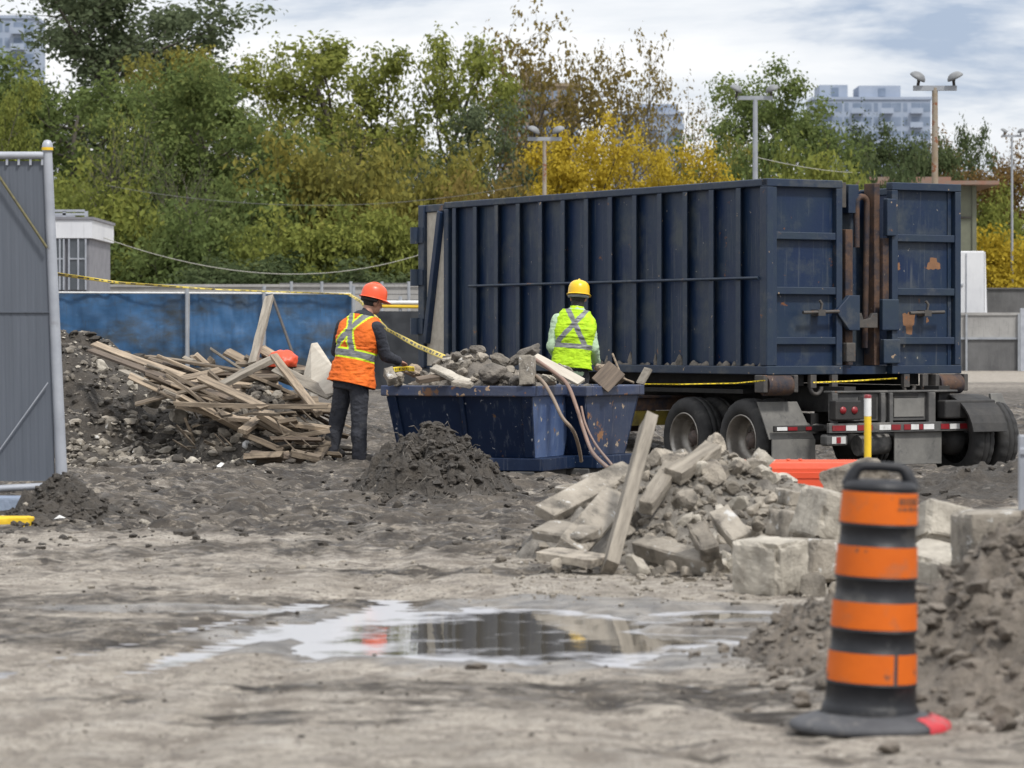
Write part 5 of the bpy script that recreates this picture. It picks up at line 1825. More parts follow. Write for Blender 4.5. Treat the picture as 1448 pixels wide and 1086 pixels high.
# cast concrete pipe stubs
for (px, py, Y_, r, h, lb) in ((851, 686, 20.8, .128, .14, 'round hollow concrete stub behind the leaning post, larger one'), (806, 694, 21.6, .10, .07, 'low round hollow concrete stub beside the bin skid')):
    c = P(px, py, Y_)
    c.z -= h / 2
    o = MB().lathe([(r * .6, h * .3), (r * .62, h), (r * .98, h), (r, h * .9), (r * 1.02, 0), (0, 0)], 26).build('pipe_stub', M['concrete'], loc=c)
    tag(o, lb, 'pipe')
    o.rotation_euler = (RAD(6), RAD(-5), 0)
# big blocks
block('concrete_block', P(1089, 803, 15.75), (.265, .30, .285), (2, -3, 48), M['concrete_pale'], 'big pale streaked concrete block in front at the right of the rubble heap', 'block', 850, .034)
block('concrete_block', P(1188, 735, 16.6), (.42, .30, .27), (6, 14, 28), M['concrete_pale'], 'tilted pale concrete block half hidden behind the traffic drum', 'block', 851, .032)
block('concrete_block', P(1116, 742, 16.9), (.15, .22, .15), (4, 6, 35), M['concrete'], 'small dark-faced block between the pale blocks', 'block', 852, .02)
block('concrete_block', P(1124, 705, 17.2), (.16, .22, .09), (2, 8, 20), M['concrete'], 'flat grey block lying on the small dark-faced one', 'block', 853, .014)
block('concrete_block', P(1150, 792, 16.3), (.30, .3, .22), (0, 5, 40), M['concrete'], 'grey block right of the big pale block behind the drum', 'block', 854, .025)
rock('boulder', P(1208, 676, 17.3), (.42, .30, .24), M['rock'], 'jagged brown boulder on top of the tilted pale block', 'stone', 855, rot=(5, -8, 20), sub=4, rough=.22)
block('concrete_block', P(1322, 748, 15.6), (.30, .4, .20), (-14, 12, 20), M['concrete_pale'], 'pale broken slab just right of the traffic drum', 'block', 856, .03)
block('concrete_block', P(1322, 800, 15.2), (.30, .35, .17), (8, -10, 40), M['concrete_pale'], 'lower broken block right of the traffic drum', 'block', 857, .03)
block('concrete_block', P(1425, 762, 14.3), (.44, .34, .27), (0, -3, 10), M['concrete'], 'large grey concrete block behind the soil heap at the right edge', 'block', 858, .016)
block('concrete_block', P(1440, 850, 14.4), (.5, .4, .33), (0, 4, 25), M['concrete'], 'grey block underneath the large one behind the soil heap', 'block', 859, .02)
block('concrete_block', P(1240, 800, 16.4), (.5, .3, .24), (0, 4, 5), M['concrete'], 'grey block wholly behind the traffic drum', 'block', 860, .02)
rock('boulder', P(1310, 855, 13.6), (.24, .2, .17), M['mud'], 'dark lump beside the traffic drum', 'stone', 861, rot=(20, 0, 30), rough=.2)
rock('boulder', P(1400, 1035, 10.4), (.09, .08, .06), M['concrete_pale'], 'small pale stone near the foot of the tall soil heap', 'stone', 862, rot=(20, 0, 30), rough=.1)
for k in range(26):
    x, y = rr.uniform(1.45, 2.4), rr.uniform(15.3, 17.6)
    s = rr.uniform(.07, .22)
    rock('rubble_lump', (x, y, SF(x, y) + s * .25), (s, s * 1.1, s * .8), M[rr.choice(['rock', 'concrete', 'concrete_pale'])], 'broken lump among the big blocks behind the drum', 'rubble', 870 + k,
         'lumps between the big concrete blocks', (rr.uniform(0, 360), 0, rr.uniform(0, 360)), rough=.16)
# loads in the bins
def load(W, Lx, Wy, h, e, label, seed, hh):
    xs = np.linspace(.07, Lx - .07, 70)
    ys = np.linspace(.07, Wy - .07, 60)
    X, Y = np.meshgrid(xs, ys)
    env = np.minimum(np.minimum(X - .05, Lx - .05 - X) / .50, np.minimum(Y - .05, Wy - .05 - Y) / .42).clip(0, 1) ** .8
    Z = h - .13 + env * hh * (.85 + .6 * n2(X, Y, 2.2, 4, seed)) + .07 * n2(X, Y, 6, 4, seed + 3, kind=2)
    V = np.array([tuple(W(x, y, z)) for x, y, z in zip(X.ravel(), Y.ravel(), Z.ravel())])
    i = np.arange(70 * 60).reshape(60, 70)
    q = np.stack([i[:-1, :-1], i[:-1, 1:], i[1:, 1:], i[1:, :-1]], -1).reshape(-1, 4)
    o = mesh_np('rubble_load', V, q, M['clay'], loc=e.location)
    tag(o, label, 'rubble')
    return o


load(W1, 1.60, 1.30, h1, b1, 'grey muddy rubble load filling the navy bin', 31, .47)
load(W2, 1.0, 1.25, h2, b2_, 'dark debris load filling the second bin', 37, .17)
SB = Surf({'rubble_load'})
LD = [
    # px, py, Y, size, kind, material, label
    (842 - 100, 500, 31.9, (.42, .40, .20), 'r', 'clay', 'brown sacking-like lump highest in the heaped bin'),
    (694, 528, 31.3, (.30, .25, .21), 'r', 'clay', 'round coiled grey clay lump at the front of the heaped bin'),
    (650, 520, 31.6, (.20, .2, .14), 'r', 'rock', 'grey rubble lump left of the coiled clay lump'),
    (585, 523, 31.9, (.22, .2, .16), 'r', 'wood', 'buff rounded lump at the worker\'s hand on the bin'),
    (640, 510, 31.9, (.24, .2, .12), 'r', 'concrete_pale', 'pale cracked lump at the top left of the bin load'),
    (660, 505, 32.2, (.34, .2, .13), 'r', 'mud', 'dark lump behind the pale cracked one'),
    (735, 535, 31.3, (.20, .2, .14), 'r', 'rock', 'speckled lump right of the coiled clay lump'),
    (705, 512, 31.8, (.26, .2, .18), 'r', 'rock', 'grey lump under the brown sacking-like lump'),
    (795, 528, 31.9, (.30, .25, .18), 'r', 'concrete', 'mottled lump before the yellow-vested worker'),
    (775, 540, 31.6, (.2, .2, .12), 'r', 'concrete_pale', 'pale lump at the right end of the heaped bin'),
    (870, 537, 32.2, (.16, .2, .10), 'r', 'wood_dark', 'dark scrap lump in the second bin'),
    (855, 522, 32.3, (.12, .2, .22), 'r', 'wood', 'brown rag-like scrap sticking up from the second bin'),
    (563, 536, 31.5, (.16, .16, .12), 'r', 'rock', 'grey lump at the left end of the heaped bin'),
]
for k, (px, py, Y_, s, kd, mt, lb) in enumerate(LD):
    rock('load_lump', P(px, py, Y_), s, M[mt], lb, 'rubble', 900 + k, rot=(0, k * 8 - 30, k * 47), sub=4, rough=.32, smooth=(mt == 'clay'))
beam_px(612, 520, 31.3, 662, 542, 31.05, .11, .05, M['concrete_pale'], 'pale slab strip sloping towards the bin rim', 920, .4)
beam_px(640, 541, 31.0, 668, 545, 30.95, .12, .05, M['concrete'], 'small slab end resting on the bin rim', 921, .2)
beam_px(745, 503, 31.1, 747, 545, 31.05, .14, .15, M['concrete'], 'square concrete post end standing at the right of the bin load', 922, .3, 'concrete_post', 'post')
beam_px(755, 505, 31.5, 822, 541, 31.2, .12, .035, M['plywood'], 'pale board sloping down to the right rim of the bin', 923, .5, 'timber_plank', 'plank', .004)
beam_px(548, 524, 31.4, 556, 540, 31.3, .10, .12, M['concrete'], 'upright grey chunk on the left rim of the bin', 924, .3)
beam_px(590, 538, 31.15, 640, 530, 31.3, .10, .05, M['wood_dark'], 'dark board end under the pale slab strip', 925, .3, 'timber_plank', 'plank', .005)
beam_px(905, 543, 31.9, 917, 521, 31.95, .10, .03, M['concrete'], 'grey rounded board end standing at the right of the second bin', 926, .3, 'board_end', 'board', .006)
beam_px(848, 545, 32.0, 872, 520, 32.2, .22, .02, M['wood_dark'], 'dark folded sheet at the left of the second bin', 927, .9, 'scrap_sheet', 'sheet', .004)
for k in range(130):
    x, y = rr.uniform(.10, 1.50), rr.uniform(.12, 1.1)
    w = W1(x, y, 0) + b1.location
    s = rr.uniform(.05, .15)
    rock('load_lump', (w.x, w.y, SB(w.x, w.y) + s * .2), (s * 1.2, s, s * .8), M[rr.choice(['rock', 'rock', 'clay', 'clay', 'concrete'])], 'small grey lump in the load of the navy bin', 'rubble', 930 + k,
         'small lumps in the navy bin', (rr.uniform(0, 360), 0, rr.uniform(0, 360)), rough=.25)
o = MB().tube([P(866, 500, 32.4) - P(866, 540, 32.4), P(874, 520, 32.3) - P(866, 540, 32.4), P(880, 535, 32.2) - P(866, 540, 32.4), P(896, 541, 32.1) - P(866, 540, 32.4)], .012, 6).build('bent_rod', M['wood'], loc=P(866, 540, 32.4))
tag(o, 'thin bent rod rising from the second bin by the worker\'s hand', 'rod')


def hose(pts, r, mt, label, cat='hose'):
    q = [P(*p) for p in pts]
    c = q[-1]
    sm = []
    for i in range(len(q) - 1):
        p0, p1, p2, p3 = q[max(i - 1, 0)], q[i], q[i + 1], q[min(i + 2, len(q) - 1)]
        for k in range(6):
            t = k / 6
            sm.append(.5 * ((2 * p1) + (p2 - p0) * t + (2 * p0 - 5 * p1 + 4 * p2 - p3) * t * t + (3 * p1 - p0 - 3 * p2 + p3) * t ** 3) - c)
    sm.append(Vector((0, 0, 0)))
    o = MB().tube(sm, r, 9).build('loose_hose', mt, loc=c)
    return tag(o, label, cat)


hose([(752, 528, 31.2), (768, 540, 30.9), (782, 563, 30.7), (795, 590, 30.6), (810, 608, 30.6), (818, 630, 30.8), (822, 652, 31.0)], .018, M['hose'], 'tan hose hanging over the right end of the navy bin')
hose([(757, 508, 31.4), (788, 530, 31.0), (803, 545, 30.75), (815, 575, 30.55), (826, 610, 30.4), (838, 640, 29.6), (860, 662, 27.0)], .019, M['copper'], 'thick copper-coloured cable falling from the bin to the concrete stub')
hose([(822, 575, 30.9), (828, 600, 30.7), (842, 628, 30.0), (866, 658, 27.0)], .012, M['copper'], 'thin copper-coloured cable beside the thick one')

# ------------------------------------------------------------------ gate panel and its footing at the left edge
Y = 23.0
gx = xat(70, Y)
e = empty('metal_gate', (gx, Y, 0), 'grey corrugated sheet gate panel with a round-capped steel post at the left edge', 'gate')
zt, zb = zq(218, Y), zq(690, Y)
lean = (xat(79, Y) - xat(66, Y)) / (zt - zb)
s = MB()
x0 = -1.05
nx = 110
vs, fs = [], []
for j, z in enumerate((zb + .05, zt - .05)):
    for i in range(nx):
        x = x0 + (-.01 - x0) * i / (nx - 1)
        d = .0015 if (i // 2) % 3 == 0 else 0
        vs.append((x - lean * (z - zt) * .7, d, z))
for j, z in enumerate((zb + .05, zt - .05)):
    for i in range(nx):
        x = x0 + (-.01 - x0) * i / (nx - 1)
        vs.append((x - lean * (z - zt) * .7, .03, z))
for i in range(nx - 1):
    fs.append((i, i + 1, nx + i + 1, nx + i))
    fs.append((2 * nx + i, 3 * nx + i, 3 * nx + i + 1, 2 * nx + i + 1))
fs += [(0, nx, 3 * nx, 2 * nx), (nx - 1, 3 * nx - 1, 4 * nx - 1, 2 * nx - 1)]
s.add(vs, fs)
s.build('sheet', M['gate_sheet'], e)
MB().tube([(lean * (zt - zb) + .03, 0, zb - .12), (lean * (zt - zb) * .5 + .005, 0, (zt + zb) / 2), (-.015, 0, zt + .02)], [.043, .038, .034], 16).build('post', M['gate_tube'], e)
cp = MB().lathe([(.034, 0), (.036, .02), (.040, .022), (.040, .05), (.036, .075), (.024, .095), (.0, .102)], 20, Matrix.Translation((-.015, 0, zt + .003))).build('post_cap', M['gate_tube'], e)
MB().lathe([(.0412, .024), (.0415, .030), (.0412, .046)], 20, Matrix.Translation((-.015, 0, zt + .003))).build('yellow_ring', M['yellow'], cp)
MB().tube([(x0, -.01, zt - .01), (-.04, -.01, zt - .01)], .028, 12).build('top_tube', M['gate_tube'], e)
MB().tube([(x0, -.02, zb - .04), (.02 + lean * (zt - zb), -.02, zb + .02)], .026, 12).build('bottom_tube', M['gate_tube'], e)
MB().b2((x0, -.012, zq(441, Y) - .006), (.0, -.003, zq(441, Y) + .004)).build('sheet_joint', M['gate_sheet'], e)
for k in range(6):
    MB().box((-.05 - k * .085, -.012, zt - .055), (.016, .02, .05)).build('clip', M['gate_tube'], e)
MB().tube([(xat(-20, Y) - gx, -.045, zq(220, Y)), (xat(68, Y) - gx, -.045, zq(351, Y))], .010, 8).build('gate_cable', mat('yellow_black_cable', (.16, .14, .05), (.08, .075, .05), scale=30, rough=.6), e)
MB().tube([(xat(-20, Y) - gx, -.035, zq(665, Y)), (xat(69, Y) - gx, -.035, zq(541, Y))], .006, 6).build('brace_wire', M['gate_tube'], e)
block('footing_block', P(-8, 722, 22.3), (.50, .35, .20), (0, 0, 3), M['bluegrey'], 'blue-grey concrete footing block under the gate panel', 'block', 990, .012)
block('footing_block', P(2, 741, 21.5), (.42, .22, .105), (0, 0, -3), M['yellow'], 'yellow painted kerb block lying before the blue-grey footing', 'block', 991, .012)
rock('loose_stone', P(38, 706, 22.7), (.12, .1, .05), M['wood'], 'buff stone wedged beside the blue-grey footing block', 'stone', 992, rough=.2)
for k, (px, py, lb) in enumerate([(50, 742, 'white scrap beside the yellow kerb block'), (88, 738, 'white bent scrap right of the yellow kerb block')]):
    c = P(px, py, 21.6)
    o = MB().tube([(-.06, 0, 0), (-.02, .02, .025), (.02, 0, .01), (.05, .03, .02)], [.015, .022, .02, .01], 7, flat=.6).build('plastic_litter', M['white'], loc=c)
    tag(o, lb, 'litter')

# ------------------------------------------------------------------ traffic drum
Y = 10.35
bx_ = xat(1229, Y)
gd = SF(bx_, Y) - .004
DR = empty('traffic_drum', (bx_, Y, gd), 'orange and black striped traffic drum with a rubber base in the foreground', 'traffic drum')
ln_ = Matrix.Rotation(RAD(2.6), 4, 'Y')


def rad(z):
    return .150 - (.150 - .121) * (z - .04) / .74


prof = [(.160, .03)]
for (z0, z1) in ((.04, .085), (.09, .153), (.256, .326), (.42, .495), (.60, .666)):
    pass
bands = [(.155, .256), (.328, .42), (.497, .60), (.668, .775)]
prof = [(.158, .035), (.160, .05), (.156, .075), (.1525, .08), (rad(.09), .09), (rad(.15), .148), (rad(.15) + .004, .150)]
for i, (z0, z1) in enumerate(bands):
    prof += [(rad(z0) + .004, z0 - .002), (rad(z0), z0), (rad(z1), z1), (rad(z1) - .004, z1 + .003)]
    z2 = bands[i + 1][0] if i < 3 else .79
    if i < 3:
        prof += [(rad(z2) - .003, z2 - .010), (rad(z2) + .004, z2 - .006)]
prof += [(rad(.785) + .002, .778), (rad(.785) + .001, .788), (.116, .800), (.10, .808), (.0, .812)]
MB().lathe(prof, 56, ln_).build('drum_body', M['barrel'], DR)
for i, (z0, z1) in enumerate(bands):
    b_ = MB()
    n = 56
    vs = []
    lim = n + 1
    vs = []
    for k in range(n + 1):
        a = RAD(-62 if i == 0 else 80 + i * 25) + 2 * math.pi * .985 * k / n
        for (rr_, z) in ((rad(z0) + .0015, z0 + .003), (rad(z1) + .0015, z1 - .003)):
            vs.append(ln_ @ Vector((rr_ * math.cos(a), rr_ * math.sin(a), z)))
    b_.add(vs, [(2 * k, 2 * k + 2, 2 * k + 3, 2 * k + 1) for k in range(n)], 0, True)
    b_.build('reflective_band', M['orange_sheet'], DR)
hd = MB()
hp = [(-.104, 0, .785), (-.088, 0, .825), (-.074, 0, .846), (-.055, 0, .852), (0, 0, .853), (.055, 0, .852), (.074, 0, .846), (.088, 0, .825), (.104, 0, .785)]
hd.tube([ln_ @ Vector(p) for p in hp], [.026, .022, .019, .017, .016, .017, .019, .022, .026], 12)
hd.build('handle', M['barrel'], DR)
base = MB().lathe([(.25, .0), (.258, .006), (.256, .022), (.235, .034), (.185, .050), (.170, .054), (.160, .058), (.158, .03)], 60, Matrix.Diagonal((1, .95, 1, 1)),
                  0, True, lambda j, k: 1 + .012 * math.sin(k * .52)).build('rubber_base', M['rubber'], DR)
rp = MB()
vs = []
n = 16
for k in range(n + 1):
    a = RAD(-48 + 62 * k / n)
    q = 1 + .012 * math.sin(k * 2.1)
    for (r_, z) in ((.262, .004), (.2615, .023), (.238, .0365), (.200 + .012 * math.sin(k * 1.9), .0485)):
        vs.append((r_ * q * math.cos(a), r_ * .95 * q * math.sin(a), z))
rp.add(vs, [(4 * k + j, 4 * k + 4 + j, 4 * k + 5 + j, 4 * k + 1 + j) for k in range(n) for j in range(3)], 0, True)
rp.build('red_paint', M['redpaint'], base)
mk = MB()                                   # worn black maker's stencil on the top band, too worn to read
rq = random.Random(5)
for row, (z0, z1) in enumerate(((.735, .758), (.716, .727))):
    a = -66 if row == 0 else -68
    while a < -26:
        w_ = rq.uniform(3.5, 5.5) if row == 0 else rq.uniform(6, 11)
        q = []
        for (aa, z) in ((a, z0), (a + w_ * .72, z0), (a + w_ * .72, z1), (a, z1)):
            q.append(ln_ @ Vector(((rad(z) + .003) * math.cos(RAD(aa)), (rad(z) + .003) * math.sin(RAD(aa)), z)))
        mk.add(q, [(0, 1, 2, 3)])
        a += w_
mk.build('worn_stencil', mat('worn_ink', (.10, .05, .03), (.30, .09, .02), scale=60, rough=.6, bump=0), DR)

# delineator post, orange barrier, foreground post
Y = 20.5
x, z0 = xat(1227, Y), gz(xat(1227, Y), 20.5)
e = empty('marker_post', (x, Y, z0), 'yellow and white marker post with red tip behind the traffic drum', 'marker post')
top = zq(558, Y) - z0
MB().tube([(0, 0, 0), (0, 0, top - .14)], .023, 14).build('post', M['yellow'], e)
MB().tube([(0, 0, top - .139), (0, 0, top - .024)], .0235, 14).build('white_sleeve', M['white'], e)
MB().lathe([(.024, top - .023), (.024, top - .006), (.018, top), (0, top + .001)], 14).build('red_tip', M['red'], e)
MB().lathe([(.12, 0), (.12, .015), (.05, .04), (.024, .05)], 18).build('foot', M['rubber'], e)
Y = 22.4
xa, xb = xat(1034, Y), xat(1215, Y)
gb = gz((xa + xb) / 2, Y)
e = empty('plastic_barrier', ((xa + xb) / 2, Y, gb), 'low orange-red plastic barrier standing between the rubble heap and the trailer', 'barrier')
hb = zq(650, Y) - gb
w = (xb - xa) / 2
MB().prism([(-.15, 0), (.15, 0), (.15, .10), (.08, .16), (.075, hb - .06), (.06, hb - .015), (.035, hb), (-.035, hb), (-.06, hb - .015), (-.075, hb - .06), (-.08, .16), (-.15, .10)], 2 * w,
           Matrix(((0, 0, 1, -w), (1, 0, 0, 0), (0, 1, 0, 0), (0, 0, 0, 1)))).build('shell', M['barrier'], e, bevel=.008)
for px in (1114, 1131):
    MB().lathe([(.016, 0), (.016, .008), (0, .009)], 12, Matrix.Translation((xat(px, Y) - (xa + xb) / 2, -.03, hb - .002))).build('fill_cap', M['barrier'], e)
MB().b2((-w + .02, -.083, hb - .13), (w - .02, -.0765, hb - .085)).build('groove_band', M['barrier'], e, bevel=.003)
Y = 14.2
o = MB().b2((-.02, -.02, 0), (.04, .02, zq(612, Y))).b2((-.022, -.03, zq(640, Y)), (.06, -.021, zq(630, Y))).build('sign_post', M['gate_tube'], loc=(xat(1447, Y), Y, gz(xat(1447, Y), Y) - .01), bevel=.006)
tag(o, 'pale blurred metal post cut by the right edge above the grey block', 'post')


# caution tape
def tape(pts, w, label, twist=0.6, seed=0):
    q = [P(*p) for p in pts]
    c = q[0]
    n = 0
    fine = []
    for i in range(len(q) - 1):
        m = 26
        for k in range(m):
            fine.append(q[i].lerp(q[i + 1], k / m))
    fine.append(q[-1])
    vs, fs, ms = [], [], []
    for i, p in enumerate(fine):
        t = (fine[min(i + 1, len(fine) - 1)] - fine[max(i - 1, 0)]).normalized()
        side = t.cross(Vector((0, 1, 0))).normalized()
        a = twist * math.sin(i * .21 + seed) + .35 * math.sin(i * .07 + seed * 2)
        nrm = t.cross(side)
        d = side * math.cos(a) + nrm * math.sin(a)
        for s_ in (-.5, -.24, .24, .5):
            vs.append(p - c + d * w * s_)
    me = MB()
    me.add(vs, [])
    for i in range(len(fine) - 1):
        for j in range(3):
            me.f.append([4 * i + j, 4 * i + j + 1, 4 * i + j + 5, 4 * i + j + 4])
            me.m.append(1 if (j == 1 and i % 6 in (1, 2, 4)) else 0)
            me.sm.append(True)
    o = me.build('caution_tape', [M['tape'], M['tape_ink']], loc=c)
    so = o.modifiers.new('solid', 'SOLIDIFY')
    so.thickness = .002
    return tag(o, label, 'tape')


tape([(76, 387, 23.0), (170, 400, 36), (300, 409, 56), (400, 413, 70), (497, 416, 75.6)], .030, 'yellow caution tape running from the gate post along the top of the blue fence', .4, 1)
tape([(493, 416, 75.4), (508, 425, 66), (548, 466, 48), (590, 489, 38), (628, 505, 32.3)], .058, 'yellow and black caution tape slanting down into the bin behind the orange-vested worker', .25, 2)
tape([(553, 523, 31.6), (575, 521, 31.5), (586, 522, 31.4)], .05, 'short yellow tape end lying in the bin by the worker\'s hands', .3, 3)
tape([(905, 543, 33.4), (960, 543.5, 35.8), (1040, 542, 35.6), (1082, 538, 35.4)], .013, 'thin yellow tape strung under the container\'s near side', .2, 4)
tape([(1150, 541, 35.6), (1200, 539, 35.8), (1268, 535, 36.1)], .016, 'thin yellow tape hanging under the rear doors of the container', .3, 5)

# ------------------------------------------------------------------ people
SKIN = mat('skin', (.42, .22, .15), (.36, .18, .12), scale=20, rough=.6, bump=.1)
CLOTH = {
    'hoodie': mat('dark_hoodie', (.028, .031, .042), (.020, .022, .031), scale=8, rough=.92, bump=.5, bscale=40),
    'jeans': mat('charcoal_jeans', (.036, .039, .05), (.024, .026, .034), scale=6, rough=.92, bump=.5, bscale=40, dirt=(.065, .062, .06), dirt_at=.60, dirt_scale=5),
    'lime_sleeve': mat('pale_lime_shirt', (.44, .58, .40), (.37, .50, .33), scale=6, rough=.85, bump=.4, bscale=25),
    'trouser': mat('dark_trouser', (.020, .021, .027), (.014, .015, .02), scale=6, rough=.92, bump=.4, bscale=30),
    'boot': mat('work_boot', (.028, .026, .025), (.05, .045, .04), scale=8, rough=.7, bump=.3, dirt=(.12, .11, .10), dirt_at=.55),
    'sole': mat('boot_sole', (.018, .018, .018), (.05, .047, .044), scale=8, rough=.85),
    'orange': mat('orange_vest', (.80, .16, .012), (.66, .12, .010), scale=5, rough=.8, bump=.6, bscale=16, dirt=(.38, .10, .03), dirt_at=.6, dirt_scale=5),
    'lime': mat('lime_vest', (.47, .74, .012), (.37, .60, .010), scale=5, rough=.8, bump=.6, bscale=16, dirt=(.25, .36, .03), dirt_at=.6, dirt_scale=5),
    'lime_trim': mat('lime_trim', (.62, .80, .02), (.56, .74, .02), scale=5, rough=.7, bump=.1),
    'silver': mat('silver_tape', (.20, .205, .21), (.16, .165, .17), scale=9, rough=.45, bump=.1),
    'hair': mat('dark_hair', (.018, .016, .015), (.03, .027, .025), scale=30, rough=.8, bump=.5, bscale=80),
    'band_grey': mat('grey_headband', (.26, .28, .29), (.18, .19, .20), scale=14, rough=.7),
    'hat_orange': mat('orange_hard_hat', (.80, .105, .035), (.74, .09, .03), scale=3, rough=.33, bump=.03, dirt=(.5, .10, .06), dirt_at=.66, dirt_scale=6),
    'hat_yellow': mat('yellow_hard_hat', (.82, .52, .012), (.76, .47, .01), scale=3, rough=.33, bump=.03, dirt=(.5, .34, .05), dirt_at=.66, dirt_scale=6),
}


def ellipsoid(mb, c, a, R, n=14):
    prof = [(math.sin(math.pi * k / n), -math.cos(math.pi * k / n)) for k in range(n + 1)]
    prof[0] = (0, -1)
    prof[-1] = (0, 1)
    Mx = Matrix.Translation(c) @ R.to_4x4() @ Matrix.Diagonal((*a, 1))
    vs = [Mx @ Vector(prof[0][0:1] + (0,) + prof[0][1:2])]
    vs = []
    for (r, z) in prof[1:-1]:
        for k in range(18):
            an = 2 * math.pi * k / 18
            vs.append(Mx @ Vector((r * math.cos(an), r * math.sin(an), z)))
    m = len(vs)
    vs += [Mx @ Vector((0, 0, -1)), Mx @ Vector((0, 0, 1))]
    fs = []
    L_ = n - 1
    for j in range(L_ - 1):
        for k in range(18):
            fs.append((j * 18 + k, j * 18 + (k + 1) % 18, (j + 1) * 18 + (k + 1) % 18, (j + 1) * 18 + k))
    for k in range(18):
        fs.append((m, (k + 1) % 18, k))
        fs.append((m + 1, (L_ - 1) * 18 + k, (L_ - 1) * 18 + (k + 1) % 18))
    mb.add(vs, fs, 0, True)


def capsule(mb, p0, p1, r0, r1, seg):
    p0, p1 = Vector(p0), Vector(p1)
    d = (p1 - p0).normalized()
    pts, rr_ = [], []
    for k in range(5):
        a = math.pi / 2 * k / 5
        pts.append(p0 - d * r0 * math.cos(a))
        rr_.append(max(r0 * math.sin(a), r0 * .08))
    for k in range(4):
        t = k / 3
        pts.append(p0.lerp(p1, t))
        rr_.append(r0 + (r1 - r0) * t)
    for k in range(1, 6):
        a = math.pi / 2 * k / 5
        pts.append(p1 + d * r1 * math.sin(a))
        rr_.append(max(r1 * math.cos(a), r1 * .08))
    mb.tube(pts, rr_, 16)
    seg.append((np.array(p0), np.array(p1), r0, r1))


def remesh(mb, voxel, iters=4):
    o = mb.build('tmp', SKIN)
    r = o.modifiers.new('r', 'REMESH')
    r.mode = 'VOXEL'
    r.voxel_size = voxel
    s_ = o.modifiers.new('s', 'SMOOTH')
    s_.iterations = iters
    s_.factor = .5
    dp = bpy.context.evaluated_depsgraph_get()
    me = o.evaluated_get(dp).to_mesh()
    V = np.empty(len(me.vertices) * 3, np.float32)
    me.vertices.foreach_get('co', V)
    N_ = np.empty(len(me.vertices) * 3, np.float32)
    me.vertices.foreach_get('normal', N_)
    F_ = np.array([list(p.vertices) if len(p.vertices) == 4 else list(p.vertices) + [p.vertices[-1]] for p in me.polygons])
    o.evaluated_get(dp).to_mesh_clear()
    bpy.data.objects.remove(o)
    return V.reshape(-1, 3), N_.reshape(-1, 3), F_


def hand(mb, seg, wrist, d, back, curl=.6, mirror=1):
    """palm, four bent fingers of unequal length and a thumb off the side of the palm"""
    d = Vector(d).normalized()
    back = Vector(back)
    back = (back - d * back.dot(d)).normalized()
    side = d.cross(back) * mirror
    w = Vector(wrist)
    R = Matrix((side, back, d)).transposed()
    ellipsoid(mb, w + d * .05, (.043, .017, .058), R)
    seg.append((np.array(w), np.array(w + d * .09), .04, .04))
    for k, (off, ln) in enumerate(((.032, .072), (.011, .082), (-.011, .076), (-.031, .060))):
        p = w + d * .092 + side * off
        dirn = d.copy()
        for j, fr in enumerate((.45, .32, .23)):
            a = curl * (.5 + .55 * j) + k * .05
            v = (d * math.cos(a) - back * math.sin(a)).normalized()
            q = p + v * ln * fr
            capsule(mb, p, q, .0098 - j * .001, .0092 - j * .001, seg)
            p = q
    p = w + d * .03 + side * .038
    for j, l_ in enumerate((.038, .030)):
        v = (d * (.6 + .25 * j) + side * (.75 - .35 * j) - back * (.35 + .25 * j)).normalized()
        q = p + v * l_
        capsule(mb, p, q, .0125 - .0015 * j, .0112 - .0015 * j, seg)
        p = q


